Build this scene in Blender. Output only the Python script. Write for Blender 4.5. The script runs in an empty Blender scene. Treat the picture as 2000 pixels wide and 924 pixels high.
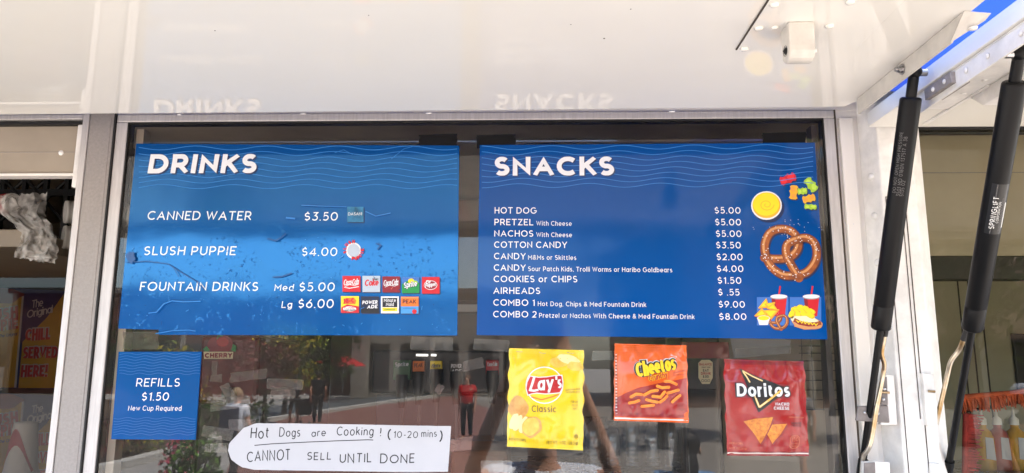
import bpy, bmesh, math, random
from mathutils import Vector, Matrix, noise
R = math.radians
random.seed(7)
S = bpy.context.scene
C = S.collection

# ------------------------------------------------------------------ camera, sky, sun, exposure
FPX, DCAM, ZCAM = 1444.0, 1.5, 2.0
AX = Vector((0.99957906, 0.00141146, -0.0289776))      # world X, Y, Z written in (right, up, forward)
AY = Vector((0.02879766, -0.16944934, 0.98511807))
AZ = Vector((0.00351978, 0.98553789, 0.16941866))
cam = bpy.data.cameras.new('camera')
cam.sensor_width = 36.0
cam.lens = FPX / 2000.0 * 36.0
cam.clip_start = 0.02
cam.clip_end = 2000
camo = bpy.data.objects.new('camera', cam)
C.objects.link(camo)
rt = Vector((AX[0], AY[0], AZ[0])); up = Vector((AX[1], AY[1], AZ[1])); fw = Vector((AX[2], AY[2], AZ[2]))
M4 = Matrix(((rt.x, up.x, -fw.x, 0), (rt.y, up.y, -fw.y, -DCAM), (rt.z, up.z, -fw.z, ZCAM), (0, 0, 0, 1)))
camo.matrix_world = M4
S.camera = camo

SUN_EL, SUN_AZ = R(63), R(55)            # azimuth from +Y towards +X: the sun stands behind the trailer
wd = bpy.data.worlds.new('World'); S.world = wd; wd.use_nodes = True
wn = wd.node_tree
for n in list(wn.nodes): wn.nodes.remove(n)
sky = wn.nodes.new('ShaderNodeTexSky'); sky.sky_type = 'NISHITA'; sky.sun_disc = False
sky.sun_elevation = SUN_EL; sky.sun_rotation = SUN_AZ
sky.air_density = 1.0; sky.dust_density = 2.0; sky.ozone_density = 1.0
bg = wn.nodes.new('ShaderNodeBackground'); bg.inputs[1].default_value = 0.15
wo = wn.nodes.new('ShaderNodeOutputWorld')
wn.links.new(sky.outputs[0], bg.inputs[0]); wn.links.new(bg.outputs[0], wo.inputs[0])
sl = bpy.data.lights.new('sun', 'SUN'); sl.energy = 4.2; sl.angle = R(0.5); sl.color = (1, .95, .87)
so = bpy.data.objects.new('sun', sl); C.objects.link(so)
sd = Vector((math.sin(SUN_AZ) * math.cos(SUN_EL), math.cos(SUN_AZ) * math.cos(SUN_EL), math.sin(SUN_EL)))
so.rotation_euler = sd.to_track_quat('Z', 'Y').to_euler()
so.location = sd * 30
S.view_settings.view_transform = 'Standard'; S.view_settings.look = 'None'
S.view_settings.gamma = 1; S.view_settings.exposure = 2.74
S.view_settings.use_curve_mapping = False
S.render.engine = 'CYCLES'
S.cycles.max_bounces = 8; S.cycles.diffuse_bounces = 4; S.cycles.glossy_bounces = 4
S.cycles.transparent_max_bounces = 16; S.cycles.transmission_bounces = 4
S.cycles.caustics_reflective = False; S.cycles.caustics_refractive = False

# ------------------------------------------------------------------ measuring helpers
def ray(px, py):
    a, b = (px - 1000) / FPX, (462 - py) / FPX
    return rt * a + up * b + fw
CO = Vector((0, -DCAM, ZCAM))
def P(px, py, y=0.0):
    r = ray(px, py); return CO + r * ((y - CO.y) / r.y)
def PZ(px, py, z):
    r = ray(px, py); return CO + r * ((z - CO.z) / r.z)
def PX(px, py, x):
    r = ray(px, py); return CO + r * ((x - CO.x) / r.x)
def M(px, py, d):                      # a point d metres in front of the wall, seen by reflection in the glass
    v = P(px, py, d); v.y = -v.y; return v
def MG(px, py, z=0.0):                 # the ground point seen by reflection
    v = PZ(px, py, z); v.y = -v.y; return v

# ------------------------------------------------------------------ materials
def lin(c):
    def f(u):
        u /= 255.0
        return u / 12.92 if u <= .04045 else ((u + .055) / 1.055) ** 2.4
    return (f(c[0]), f(c[1]), f(c[2]), 1)
MATS = {}
def mat(name, rgb, rough=.5, metal=0., var=0., vscale=12., bump=0., bscale=60., spec=.5, coat=0., coat_r=.05, stretch=None, rvar=0., rgb2=None, detail=4.):
    if name in MATS: return MATS[name]
    m = bpy.data.materials.new(name); m.use_nodes = True
    nt = m.node_tree; b = nt.nodes['Principled BSDF']
    c = lin(rgb)
    b.inputs['Base Color'].default_value = c
    b.inputs['Roughness'].default_value = rough; b.inputs['Metallic'].default_value = metal
    b.inputs['Specular IOR Level'].default_value = spec
    b.inputs['Coat Weight'].default_value = coat; b.inputs['Coat Roughness'].default_value = coat_r
    tc = nt.nodes.new('ShaderNodeTexCoord'); vec = tc.outputs['Object']
    if stretch:
        mp = nt.nodes.new('ShaderNodeMapping'); mp.inputs['Scale'].default_value = stretch
        nt.links.new(vec, mp.inputs[0]); vec = mp.outputs[0]
    if var or rgb2 or rvar:
        nz = nt.nodes.new('ShaderNodeTexNoise'); nz.inputs['Scale'].default_value = vscale; nz.inputs['Detail'].default_value = detail
        nz.inputs['Roughness'].default_value = .62
        nt.links.new(vec, nz.inputs['Vector'])
        if var or rgb2:
            cr = nt.nodes.new('ShaderNodeValToRGB')
            cr.color_ramp.elements[0].position = .33; cr.color_ramp.elements[1].position = .67
            d = lin(rgb2) if rgb2 else tuple(max(0, x * (1 - var)) for x in c[:3]) + (1,)
            e = c if rgb2 else tuple(min(1, x * (1 + var * .5)) for x in c[:3]) + (1,)
            cr.color_ramp.elements[0].color = d; cr.color_ramp.elements[1].color = e
            nt.links.new(nz.outputs[0], cr.inputs[0]); nt.links.new(cr.outputs[0], b.inputs['Base Color'])
        if rvar:
            mr = nt.nodes.new('ShaderNodeMapRange')
            mr.inputs['To Min'].default_value = max(0, rough - rvar); mr.inputs['To Max'].default_value = rough + rvar
            nt.links.new(nz.outputs[0], mr.inputs[0]); nt.links.new(mr.outputs[0], b.inputs['Roughness'])
    if bump:
        nb = nt.nodes.new('ShaderNodeTexNoise'); nb.inputs['Scale'].default_value = bscale; nb.inputs['Detail'].default_value = 3
        nt.links.new(vec, nb.inputs['Vector'])
        bp = nt.nodes.new('ShaderNodeBump'); bp.inputs['Strength'].default_value = bump; bp.inputs['Distance'].default_value = .01
        nt.links.new(nb.outputs[0], bp.inputs['Height']); nt.links.new(bp.outputs[0], b.inputs['Normal'])
    MATS[name] = m
    return m
def clear(name, tint=(255, 255, 255), ior=1.8, haze=0., hrgb=(235, 235, 230), hscale=0, rough=0.):
    """thin clear sheet: transparent + fresnel mirror + a little milky diffuse"""
    if name in MATS: return MATS[name]
    m = bpy.data.materials.new(name); m.use_nodes = True; nt = m.node_tree
    for n in list(nt.nodes): nt.nodes.remove(n)
    o = nt.nodes.new('ShaderNodeOutputMaterial'); t = nt.nodes.new('ShaderNodeBsdfTransparent'); t.inputs[0].default_value = lin(tint)
    g = nt.nodes.new('ShaderNodeBsdfGlossy'); g.inputs['Roughness'].default_value = rough
    fr = nt.nodes.new('ShaderNodeFresnel'); fr.inputs[0].default_value = ior
    src = t.outputs[0]
    if haze:
        df = nt.nodes.new('ShaderNodeBsdfDiffuse'); df.inputs[0].default_value = lin(hrgb)
        mx = nt.nodes.new('ShaderNodeMixShader'); mx.inputs[0].default_value = haze
        if hscale:
            tc = nt.nodes.new('ShaderNodeTexCoord'); nz = nt.nodes.new('ShaderNodeTexNoise'); nz.inputs['Scale'].default_value = hscale; nz.inputs['Detail'].default_value = 5
            nt.links.new(tc.outputs['Object'], nz.inputs['Vector'])
            mr = nt.nodes.new('ShaderNodeMapRange'); mr.inputs['From Min'].default_value = .35; mr.inputs['From Max'].default_value = .75
            mr.inputs['To Min'].default_value = haze * .3; mr.inputs['To Max'].default_value = haze * 1.8
            nt.links.new(nz.outputs[0], mr.inputs[0]); nt.links.new(mr.outputs[0], mx.inputs[0])
        nt.links.new(src, mx.inputs[1]); nt.links.new(df.outputs[0], mx.inputs[2]); src = mx.outputs[0]
    m2 = nt.nodes.new('ShaderNodeMixShader')
    nt.links.new(fr.outputs[0], m2.inputs[0]); nt.links.new(src, m2.inputs[1]); nt.links.new(g.outputs[0], m2.inputs[2])
    nt.links.new(m2.outputs[0], o.inputs[0])
    MATS[name] = m
    return m

# ------------------------------------------------------------------ object helpers
def link(o, parent=None):
    C.objects.link(o)
    if parent is not None: o.parent = parent
    return o
def tag(o, label=None, cat=None, group=None, kind=None):
    if label: o['label'] = label
    if cat: o['category'] = cat
    if group: o['group'] = group
    if kind: o['kind'] = kind
    return o
def thing(name, loc, label, cat, group=None):
    o = bpy.data.objects.new(name, None); o.empty_display_size = .1
    o.location = loc; link(o)
    return tag(o, label, cat, group)
def wpos(o):
    v = Vector(o.location)
    while o.parent: o = o.parent; v += o.location
    return v
class MB:
    """collects world-space shapes, builds one mesh object"""
    def __init__(s): s.v = []; s.f = []; s.m = []; s.mats = []; s.sm = []
    def mi(s, m):
        if m not in s.mats: s.mats.append(m)
        return s.mats.index(m)
    def add(s, vs, fs, m, smooth=False):
        b = len(s.v); s.v += [Vector(v) for v in vs]; k = s.mi(m)
        for f in fs: s.f.append([b + i for i in f]); s.m.append(k); s.sm.append(smooth)
        return s
    def box(s, x0, x1, y0, y1, z0, z1, m, bev=0.):
        if not bev:
            vs = [(x, y, z) for z in (z0, z1) for y in (y0, y1) for x in (x0, x1)]
            fs = [(0, 2, 3, 1), (4, 5, 7, 6), (0, 1, 5, 4), (2, 6, 7, 3), (0, 4, 6, 2), (1, 3, 7, 5)]
            return s.add(vs, fs, m)
        bm = bmesh.new(); bmesh.ops.create_cube(bm, size=1)
        for v in bm.verts: v.co = Vector(((x0 + x1) / 2 + v.co.x * (x1 - x0), (y0 + y1) / 2 + v.co.y * (y1 - y0), (z0 + z1) / 2 + v.co.z * (z1 - z0)))
        bmesh.ops.bevel(bm, geom=bm.edges[:], offset=bev, segments=2, affect='EDGES', profile=.5)
        return s.bm(bm, m)
    def bm(s, bm, m, smooth=False):
        bm.verts.index_update()
        s.add([v.co.copy() for v in bm.verts], [[v.index for v in f.verts] for f in bm.faces], m, smooth); bm.free(); return s
    def prism(s, pts, off, m):
        """planar polygon (3-D points) swept by the vector off"""
        n = len(pts); off = Vector(off)
        vs = [Vector(p) for p in pts] + [Vector(p) + off for p in pts]
        fs = [tuple(range(n)), tuple(range(2 * n - 1, n - 1, -1))] + [(i, i + n, (i + 1) % n + n, (i + 1) % n) for i in range(n)]
        return s.add(vs, fs, m)
    def tube(s, pts, r, m, seg=12, caps=True, smooth=True):
        pts = [Vector(p) for p in pts]; n = len(pts); rs = r if isinstance(r, (list, tuple)) else [r] * n
        vs = []; fs = []; a = None
        for i, p in enumerate(pts):
            t = (pts[min(i + 1, n - 1)] - pts[max(i - 1, 0)])
            t = t.normalized() if t.length > 1e-9 else Vector((0, 0, 1))
            if a is None: a = t.orthogonal().normalized()
            else: a = (a - t * a.dot(t)).normalized()
            b = t.cross(a)
            for k in range(seg):
                w = 2 * math.pi * k / seg; vs.append(p + (a * math.cos(w) + b * math.sin(w)) * rs[i])
        for i in range(n - 1):
            for k in range(seg):
                k2 = (k + 1) % seg; fs.append((i * seg + k, i * seg + k2, (i + 1) * seg + k2, (i + 1) * seg + k))
        s.add(vs, fs, m, smooth)
        if caps:
            s.add(vs[:seg], [tuple(range(seg))[::-1]], m); s.add(vs[-seg:], [tuple(range(seg))], m)
        return s
    def lathe(s, c, prof, m, seg=20, axis=(0, 0, 1), smooth=True):
        """prof: list of (radius, height along axis)"""
        ax = Vector(axis).normalized(); a = ax.orthogonal().normalized(); b = ax.cross(a); c = Vector(c)
        vs = []; fs = []
        for r, h in prof:
            for k in range(seg):
                w = 2 * math.pi * k / seg; vs.append(c + ax * h + (a * math.cos(w) + b * math.sin(w)) * r)
        for i in range(len(prof) - 1):
            for k in range(seg):
                k2 = (k + 1) % seg; fs.append((i * seg + k, i * seg + k2, (i + 1) * seg + k2, (i + 1) * seg + k))
        return s.add(vs, fs, m, smooth)
    def ball(s, c, r, m, sc=(1, 1, 1), sub=2, jit=0.):
        bm = bmesh.new(); bmesh.ops.create_icosphere(bm, subdivisions=sub, radius=1)
        for v in bm.verts:
            k = 1 + (jit * noise.noise(v.co * 1.7 + Vector(c) * 9) if jit else 0)
            v.co = Vector(c) + Vector((v.co.x * sc[0], v.co.y * sc[1], v.co.z * sc[2])) * r * k
        return s.bm(bm, m, True)
    def build(s, name, parent=None, label=None, bev=0., world=True, uv=None):
        me = bpy.data.meshes.new(name)
        off = wpos(parent) if (parent is not None and world) else Vector((0, 0, 0))
        if parent is None and s.v:
            lo = Vector((min(v.x for v in s.v), min(v.y for v in s.v), min(v.z for v in s.v)))
            hi = Vector((max(v.x for v in s.v), max(v.y for v in s.v), max(v.z for v in s.v)))
            off = Vector(((lo.x + hi.x) / 2, (lo.y + hi.y) / 2, lo.z))
        me.from_pydata([tuple(v - off) for v in s.v], [], s.f)
        for m in s.mats: me.materials.append(m)
        me.polygons.foreach_set('material_index', s.m); me.polygons.foreach_set('use_smooth', s.sm)
        me.update()
        o = bpy.data.objects.new(name, me); link(o, parent)
        if parent is None: o.location = off
        if label: o['label'] = label
        if bev:
            b = o.modifiers.new('bevel', 'BEVEL'); b.width = bev; b.segments = 2; b.limit_method = 'ANGLE'
        return o
def copy_tree(o, parent=None):
    c = o.copy(); C.objects.link(c)
    if parent is not None: c.parent = parent
    for ch in list(o.children): copy_tree(ch, c)
    return c

# ------------------------------------------------------------------ stroke lettering
def arc(cx, cy, rx, ry, a0, a1, n=None):
    n = n or max(3, int(abs(a1 - a0) / 15))
    return [(cx + rx * math.cos(R(a0 + (a1 - a0) * i / n)), cy + ry * math.sin(R(a0 + (a1 - a0) * i / n))) for i in range(n + 1)]
X = .70
GL = {
 'A': (.86, [[(0, 0), (.43, 1), (.86, 0)], [(.16, .31), (.70, .31)]]),
 'B': (.64, [[(0, 0), (0, 1)], [(0, 1), (.36, 1)] + arc(.36, .765, .235, .235, 80, -90) + [(.02, .53)], [(.02, .53), (.36, .53)] + arc(.36, .265, .28, .265, 80, -90) + [(0, 0)]]),
 'C': (.84, [arc(.5, .5, .5, .5, 47, 313)]),
 'D': (.82, [[(0, 0), (0, 1), (.32, 1)] + arc(.32, .5, .5, .5, 85, -90) + [(0, 0)]]),
 'E': (.56, [[(.56, 1), (0, 1), (0, 0), (.56, 0)], [(.02, .51), (.50, .51)]]),
 'F': (.54, [[(.54, 1), (0, 1), (0, 0)], [(.02, .49), (.48, .49)]]),
 'G': (.96, [arc(.5, .5, .5, .5, 47, 352) + [(.99, .47), (.58, .47)]]),
 'H': (.72, [[(0, 0), (0, 1)], [(.72, 0), (.72, 1)], [(.02, .51), (.70, .51)]]),
 'I': (0., [[(0, 0), (0, 1)]]),
 'J': (.46, [[(.46, 1), (.46, .26)] + arc(.22, .25, .24, .25, 0, -150)]),
 'K': (.64, [[(0, 0), (0, 1)], [(.62, 1), (.03, .42)], [(.22, .60), (.66, 0)]]),
 'L': (.52, [[(0, 1), (0, 0), (.52, 0)]]),
 'M': (.90, [[(0, 0), (0, 1), (.45, .36), (.90, 1), (.90, 0)]]),
 'N': (.74, [[(0, 0), (0, 1), (.74, 0), (.74, 1)]]),
 'O': (1.0, [arc(.5, .5, .5, .5, 90, 450)]),
 'P': (.62, [[(0, 0), (0, 1)], [(0, 1), (.34, 1)] + arc(.34, .705, .28, .295, 80, -90) + [(.02, .41)]]),
 'Q': (1.0, [arc(.5, .5, .5, .5, 90, 450), [(.60, .28), (.95, -.05)]]),
 'R': (.66, [[(0, 0), (0, 1)], [(0, 1), (.34, 1)] + arc(.34, .705, .28, .295, 80, -90) + [(.02, .41)], [(.34, .40), (.66, 0)]]),
 'S': (.60, [arc(.30, .745, .275, .255, 35, 262) + arc(.30, .25, .30, .25, 82, -145)]),
 'T': (.68, [[(0, 1), (.68, 1)], [(.34, .98), (.34, 0)]]),
 'U': (.70, [[(0, 1), (0, .36)] + arc(.35, .35, .35, .35, 180, 360) + [(.70, 1)]]),
 'V': (.82, [[(0, 1), (.41, 0), (.82, 1)]]),
 'W': (1.20, [[(0, 1), (.31, 0), (.60, .92), (.89, 0), (1.20, 1)]]),
 'X': (.70, [[(0, 1), (.70, 0)], [(.70, 1), (0, 0)]]),
 'Y': (.74, [[(0, 1), (.37, .45), (.74, 1)], [(.37, .46), (.37, 0)]]),
 'Z': (.64, [[(0, 1), (.62, 1), (.02, 0), (.64, 0)]]),
 'a': (.60, [arc(.30, X / 2, .30, X / 2, 25, 335), [(.60, X), (.60, 0)]]),
 'b': (.60, [[(0, 1.02), (0, 0)], arc(.30, X / 2, .30, X / 2, 155, -155)]),
 'c': (.50, [arc(.32, X / 2, .32, X / 2, 48, 312)]),
 'd': (.60, [arc(.30, X / 2, .30, X / 2, 25, 335), [(.60, 1.02), (.60, 0)]]),
 'e': (.62, [[(.03, X * .47), (.61, X * .47)] + arc(.31, X / 2, .31, X / 2, 8, 318)]),
 'f': (.32, [[(.36, 1.0)] + arc(.28, .84, .17, .17, 85, 180) + [(.11, 0)], [(-.03, X - .03), (.33, X - .03)]]),
 'g': (.60, [arc(.30, X / 2, .30, X / 2, 25, 335), [(.60, X), (.60, 0)] + arc(.31, -.03, .29, .25, 0, -145)]),
 'h': (.54, [[(0, 1.02), (0, 0)], arc(.27, X - .28, .27, .28, 165, 0) + [(.54, 0)]]),
 'i': (0., [[(0, X), (0, 0)], [(0, .91), (0, 1.02)]]),
 'j': (.1, [[(.1, X), (.1, -.1)] + arc(-.06, -.1, .16, .16, 0, -90), [(.1, .91), (.1, 1.02)]]),
 'k': (.50, [[(0, 1.02), (0, 0)], [(.48, X), (.03, .28)], [(.18, .42), (.52, 0)]]),
 'l': (0., [[(0, 1.02), (0, 0)]]),
 'm': (.90, [[(0, X), (0, 0)], arc(.225, X - .25, .225, .25, 165, 0) + [(.45, 0)], arc(.675, X - .25, .225, .25, 165, 0) + [(.90, 0)]]),
 'n': (.54, [[(0, X), (0, 0)], arc(.27, X - .28, .27, .28, 165, 0) + [(.54, 0)]]),
 'o': (.66, [arc(.33, X / 2, .33, X / 2, 90, 450)]),
 'p': (.60, [[(0, X), (0, -.28)], arc(.30, X / 2, .30, X / 2, 155, -155)]),
 'q': (.60, [arc(.30, X / 2, .30, X / 2, 25, 335), [(.60, X), (.60, -.28)]]),
 'r': (.32, [[(0, X), (0, 0)], arc(.25, X - .26, .25, .26, 165, 65)]),
 's': (.44, [arc(.22, X * .745, .20, X * .255, 40, 262) + arc(.22, X * .25, .22, X * .25, 82, -145)]),
 't': (.36, [[(.11, .93), (.11, .18)] + arc(.29, .18, .18, .18, 180, 275), [(-.04, X - .03), (.34, X - .03)]]),
 'u': (.54, [[(0, X), (0, .28)] + arc(.27, .27, .27, .27, 180, 345), [(.54, X), (.54, 0)]]),
 'v': (.56, [[(0, X), (.28, 0), (.56, X)]]),
 'w': (.86, [[(0, X), (.22, 0), (.43, X * .95), (.64, 0), (.86, X)]]),
 'x': (.50, [[(0, X), (.50, 0)], [(.50, X), (0, 0)]]),
 'y': (.56, [[(0, X), (.29, .02)], [(.56, X), (.20, -.22)] + arc(.06, -.14, .13, .13, -30, -100)]),
 'z': (.46, [[(0, X), (.45, X), (.02, 0), (.47, 0)]]),
 '0': (.72, [arc(.36, .5, .36, .5, 90, 450)]),
 '1': (.26, [[(0, .80), (.24, 1), (.24, 0)]]),
 '2': (.58, [arc(.29, .70, .29, .30, 160, -35) + [(.02, 0), (.60, 0)]]),
 '3': (.56, [[(.04, 1), (.54, 1), (.25, .60)] + arc(.24, .30, .32, .30, 85, -145)]),
 '4': (.68, [[(.52, 0), (.52, 1), (.0, .24)], [(0, .24), (.68, .24)]]),
 '5': (.56, [[(.52, 1), (.09, 1), (.05, .52)] + arc(.25, .32, .32, .32, 125, -140)]),
 '6': (.62, [[(.46, 1), (.10, .48)], arc(.31, .31, .31, .31, 90, 450)]),
 '7': (.58, [[(0, 1), (.58, 1), (.18, 0)]]),
 '8': (.60, [arc(.30, .755, .245, .245, -90, 270), arc(.30, .26, .30, .26, 90, 450)]),
 '9': (.62, [[(.16, 0), (.52, .52)], arc(.31, .69, .31, .31, 90, 450)]),
 '$': (.60, [arc(.30, .70, .255, .22, 35, 262) + arc(.30, .28, .28, .23, 82, -145), [(.30, 1.12), (.30, .90)], [(.30, .08), (.30, -.12)]]),
 '.': (0., [[(0, 0), (0, .06)]]), ',': (.02, [[(.04, .06), (-.02, -.14)]]),
 '!': (0., [[(0, 1), (0, .32)], [(0, 0), (0, .08)]]), '-': (.30, [[(0, .40), (.30, .40)]]), '|': (0., [[(0, 1), (0, 0)]]),
 "'": (0., [[(0, 1), (0, .78)]]), '(': (.22, [arc(.46, .45, .46, .70, 125, 235)]), ')': (.22, [arc(-.24, .45, .46, .70, 55, -55)]),
 '&': (.74, [[(.74, 0), (.17, .62)] + arc(.33, .79, .20, .21, 200, -30) + [(.10, .42)] + arc(.27, .24, .27, .24, 140, 290) + [(.70, .48)]]),
 ':': (0., [[(0, .05), (0, .12)], [(0, .55), (0, .62)]]), '/': (.4, [[(0, -.05), (.4, 1.05)]]), '*': (.3, [[(.15, .95), (.15, .6)], [(0, .86), (.3, .69)], [(.3, .86), (0, .69)]]),
}
def ribbon(pts, hw, closed=None):
    """flat strip round a polyline; returns (verts2d, faces)"""
    q = [Vector((p[0], p[1])) for p in pts]
    r = [q[0]]
    for p in q[1:]:
        if (p - r[-1]).length > 1e-7: r.append(p)
    q = r
    if closed is None: closed = len(q) > 3 and (q[0] - q[-1]).length < 1e-5
    if closed: q = q[:-1]
    n = len(q); L = []; Rr = []
    for i in range(n):
        a = q[(i - 1) % n] if (closed or i > 0) else None; b = q[(i + 1) % n] if (closed or i < n - 1) else None
        d1 = (q[i] - a).normalized() if a is not None else None; d2 = (b - q[i]).normalized() if b is not None else None
        if d1 is None: d1 = d2
        if d2 is None: d2 = d1
        n1 = Vector((-d1.y, d1.x)); n2 = Vector((-d2.y, d2.x)); mm = n1 + n2
        if mm.length < 1e-6: mm = n1
        mm.normalize(); k = hw / max(.38, mm.dot(n1))
        L.append(q[i] + mm * k); Rr.append(q[i] - mm * k)
    vs = []
    for i in range(n): vs += [L[i], Rr[i]]
    fs = [(2 * i, 2 * i + 1, 2 * ((i + 1) % n) + 1, 2 * ((i + 1) % n)) for i in range(n if closed else n - 1)]
    return vs, fs
class Sheet:
    """printed shapes lying on a plane y = Y (world x, z), each layer a hair nearer the viewer"""
    def __init__(s, Y, eps=6e-5): s.Y = Y; s.eps = eps; s.mb = MB(); s.k = 1
    def raw(s, v2, fs, m, lay=None):
        if lay is None: s.k += 1; lay = s.k
        s.mb.add([(v[0], s.Y - lay * s.eps, v[1]) for v in v2], fs, m); return s
    def poly(s, v2, m): return s.raw(v2, [tuple(range(len(v2)))], m)
    def ppoly(s, px, m): return s.poly([s.p(*q) for q in px], m)
    def p(s, px, py): v = P(px, py, s.Y); return (v.x, v.z)
    def stroke(s, v2, w, m): v, f = ribbon(v2, w / 2); return s.raw(v, f, m)
    def pstroke(s, px, wpx, m): return s.stroke([s.p(*q) for q in px], wpx * s.sc(*px[0]), m)
    def sc(s, px, py): a = P(px, py, s.Y); b = P(px + 1, py, s.Y); return (b - a).length
    def disc(s, px, py, rx, ry, m, a0=0, a1=360, rot=0, n=28):
        c, t = math.cos(R(rot)), math.sin(R(rot))
        pts = [(x * c - y * t, x * t + y * c) for x, y in arc(0, 0, rx, ry, a0, a1, n)]
        if abs(a1 - a0) >= 360: pts = pts[:-1]
        return s.ppoly([(px + x, py - y) for x, y in pts], m)
    def blob(s, px, py, rx, ry, m, seed=0, amp=.12, n=26, rot=0):
        c, t = math.cos(R(rot)), math.sin(R(rot)); pts = []
        for i in range(n):
            w = 2 * math.pi * i / n; k = 1 + amp * noise.noise(Vector((math.cos(w) * 1.5 + seed * 3.1, math.sin(w) * 1.5, seed)))*1.6
            x, y = rx * math.cos(w) * k, ry * math.sin(w) * k
            pts.append((px + x * c - y * t, py - (x * t + y * c)))
        return s.ppoly(pts, m)
    def text(s, t, a, b, cap, m, wt=.13, slant=0., jit=0., gap=.20, space=.42, dx=0, dz=0, bend=0., hand=None):
        """letters from pixel a to pixel b along the baseline, cap height in pixels; b None = natural width"""
        A = Vector(s.p(*a)); k = s.sc(*a); capw = cap * k; hw = wt * .5
        adv = 0; items = []
        for ch in t:
            if ch == ' ': adv += space; continue
            w, st = GL[ch]; ww = w * (1 - wt)
            items.append((adv + hw, ch)); adv += ww + wt + gap
        adv -= gap
        if b is None: u = Vector((1, 0)); sx = capw
        else:
            B = Vector(s.p(*b)); u = (B - A).normalized(); sx = (B - A).length / adv
        n2 = Vector((-u.y, u.x)); rnd = random.Random(hash(t) % 1000 if False else len(t) * 7 + ord(t[0]))
        lay0 = s.k
        for x, ch in items:
            w, st = GL[ch]; j = [(rnd.random() - .5) * jit for _ in range(6)]
            for si, q in enumerate(st):
                if hand and len(q) == 2: q = [q[0], ((q[0][0] + q[1][0]) / 2 + j[4] * .3, (q[0][1] + q[1][1]) / 2 + j[5] * .3), q[1]]
                ext = []
                if len(q) > 1 and math.dist(q[0], q[-1]) > 1e-4:
                    for e0, e1 in ((q[0], q[1]), (q[-1], q[-2])):
                        d0 = math.dist(e0, e1) or 1; hz = abs(e0[1] - e1[1]) < .01 * d0 + 1e-6
                        go = (hz and (abs(e0[0]) < 1e-4 or abs(e0[0] - w) < .006)) or (not hz and any(abs(e0[1] - t_) < 1e-3 for t_ in (0, 1, X, 1.02, -.28)))
                        kx = hw / (1 - wt) / d0 if go and not hand else 0
                        ext.append((e0[0] + (e0[0] - e1[0]) * kx, e0[1] + (e0[1] - e1[1]) * kx))
                    q0_ = q; q = [ext[0]] + list(q[1:-1]) + [ext[1]]
                else: q0_ = q
                pts = []
                for (gx, gy) in q:
                    yy = hw + gy * (1 - wt)
                    xx = gx * (1 - wt)
                    xx += slant * yy + j[0] * yy * .5; yy = yy * (1 + j[1]) + j[2] * .5 + j[3] * .3 * gx
                    X0 = (x + xx) * sx; pts.append((X0, yy * capw + bend * ((x / max(adv, 1e-6) - .5) ** 2 - .25) * capw))
                v, f = ribbon(pts, hw * (capw * .5 + min(sx, capw * 1.2) * .5))
                if not hand and not jit:
                    lo_ = min(g_[1] for g_ in q0_); hi_ = max(g_[1] for g_ in q0_)
                    if lo_ >= 0: v = [Vector((p.x, max(p.y, 0))) for p in v]
                    if hi_ <= 1.001: v = [Vector((p.x, min(p.y, capw * (1 if hi_ > X + .01 else hw + X * (1 - wt) + hw)))) for p in v]
                v = [A + u * (p.x + dx * k) + n2 * (p.y + dz * k) for p in v]
                s.raw(v, f, m, lay0 + 1 + si)
        s.k = lay0 + 4
        return s
    def build(s, name, parent, label=None, cell=0., yfun=None):
        if yfun and s.mb.v:
            bm = bmesh.new()
            vs = [bm.verts.new(v) for v in s.mb.v]
            for f, mi in zip(s.mb.f, s.mb.m):
                try: fc = bm.faces.new([vs[i] for i in f]); fc.material_index = mi
                except ValueError: pass
            bmesh.ops.triangulate(bm, faces=[f for f in bm.faces if len(f.verts) > 4])
            for ax in (0, 2):
                lo = min(v.co[ax] for v in bm.verts); hi = max(v.co[ax] for v in bm.verts)
                c = math.ceil(lo / cell) * cell
                while c < hi:
                    co = Vector((0, 0, 0)); co[ax] = c; no = Vector((0, 0, 0)); no[ax] = 1
                    bmesh.ops.bisect_plane(bm, geom=bm.verts[:] + bm.edges[:] + bm.faces[:], plane_co=co, plane_no=no, dist=1e-7); c += cell
            for v in bm.verts: v.co.y -= yfun(v.co.x, v.co.z)
            bm.verts.index_update()
            s.mb.v = [v.co.copy() for v in bm.verts]; s.mb.f = [[v.index for v in f.verts] for f in bm.faces]; s.mb.m = [f.material_index for f in bm.faces]; s.mb.sm = [True] * len(s.mb.f)
            bm.free()
        return s.mb.build(name, parent, label)
# ------------------------------------------------------------------ the setting: ground
H = 2.475                                                       # underside of the raised hatch
m_white = mat('white_paint', (232, 228, 222), .38, var=.06, vscale=3, bump=.02, bscale=30, rvar=.06)
m_hatch = mat('gloss_white_sheet', (240, 238, 230), .022, var=.03, vscale=2.2, spec=.42, bump=.0015, bscale=4)
m_whitep = mat('white_painted_steel', (230, 228, 224), .45, var=.16, vscale=22, bump=.05, bscale=90)
m_alu = mat('satin_aluminium', (196, 192, 190), .45, metal=.25, var=.14, vscale=60, stretch=(3, 3, .25), bump=.03, bscale=200)
m_alud = mat('dull_aluminium_post', (152, 146, 142), .6, metal=.3, var=.12, vscale=170, rvar=.05, bump=.04, bscale=160)
m_gask = mat('black_rubber', (22, 21, 20), .6)
m_black = mat('black_paint', (12, 12, 13), .45, spec=.22, var=.25, vscale=30, rvar=.08)
m_blueply = mat('blue_paint', (4, 62, 160), .4, var=.08, vscale=8)
m_cream = mat('cream_panel', (158, 147, 131), .55, var=.10, vscale=6, bump=.02, bscale=20)
m_tan = mat('tan_interior', (206, 190, 168), .7, var=.14, vscale=5)
m_inter = mat('dim_interior_wall', (176, 164, 146), .7, var=.12, vscale=3)
m_floor = mat('rubber_floor', (60, 58, 56), .7, var=.2)
m_steel = mat('stainless_steel', (170, 170, 172), .28, metal=1., rvar=.08, vscale=20)
m_zinc = mat('yellowed_zinc', (206, 200, 186), .3, metal=1., rgb2=(158, 124, 72), vscale=16)
m_dirt = mat('grime', (70, 62, 54), .8)
m_glass = clear('window_glass', (254, 255, 254), 1.64, .016, (240, 236, 228), 7)
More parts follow.
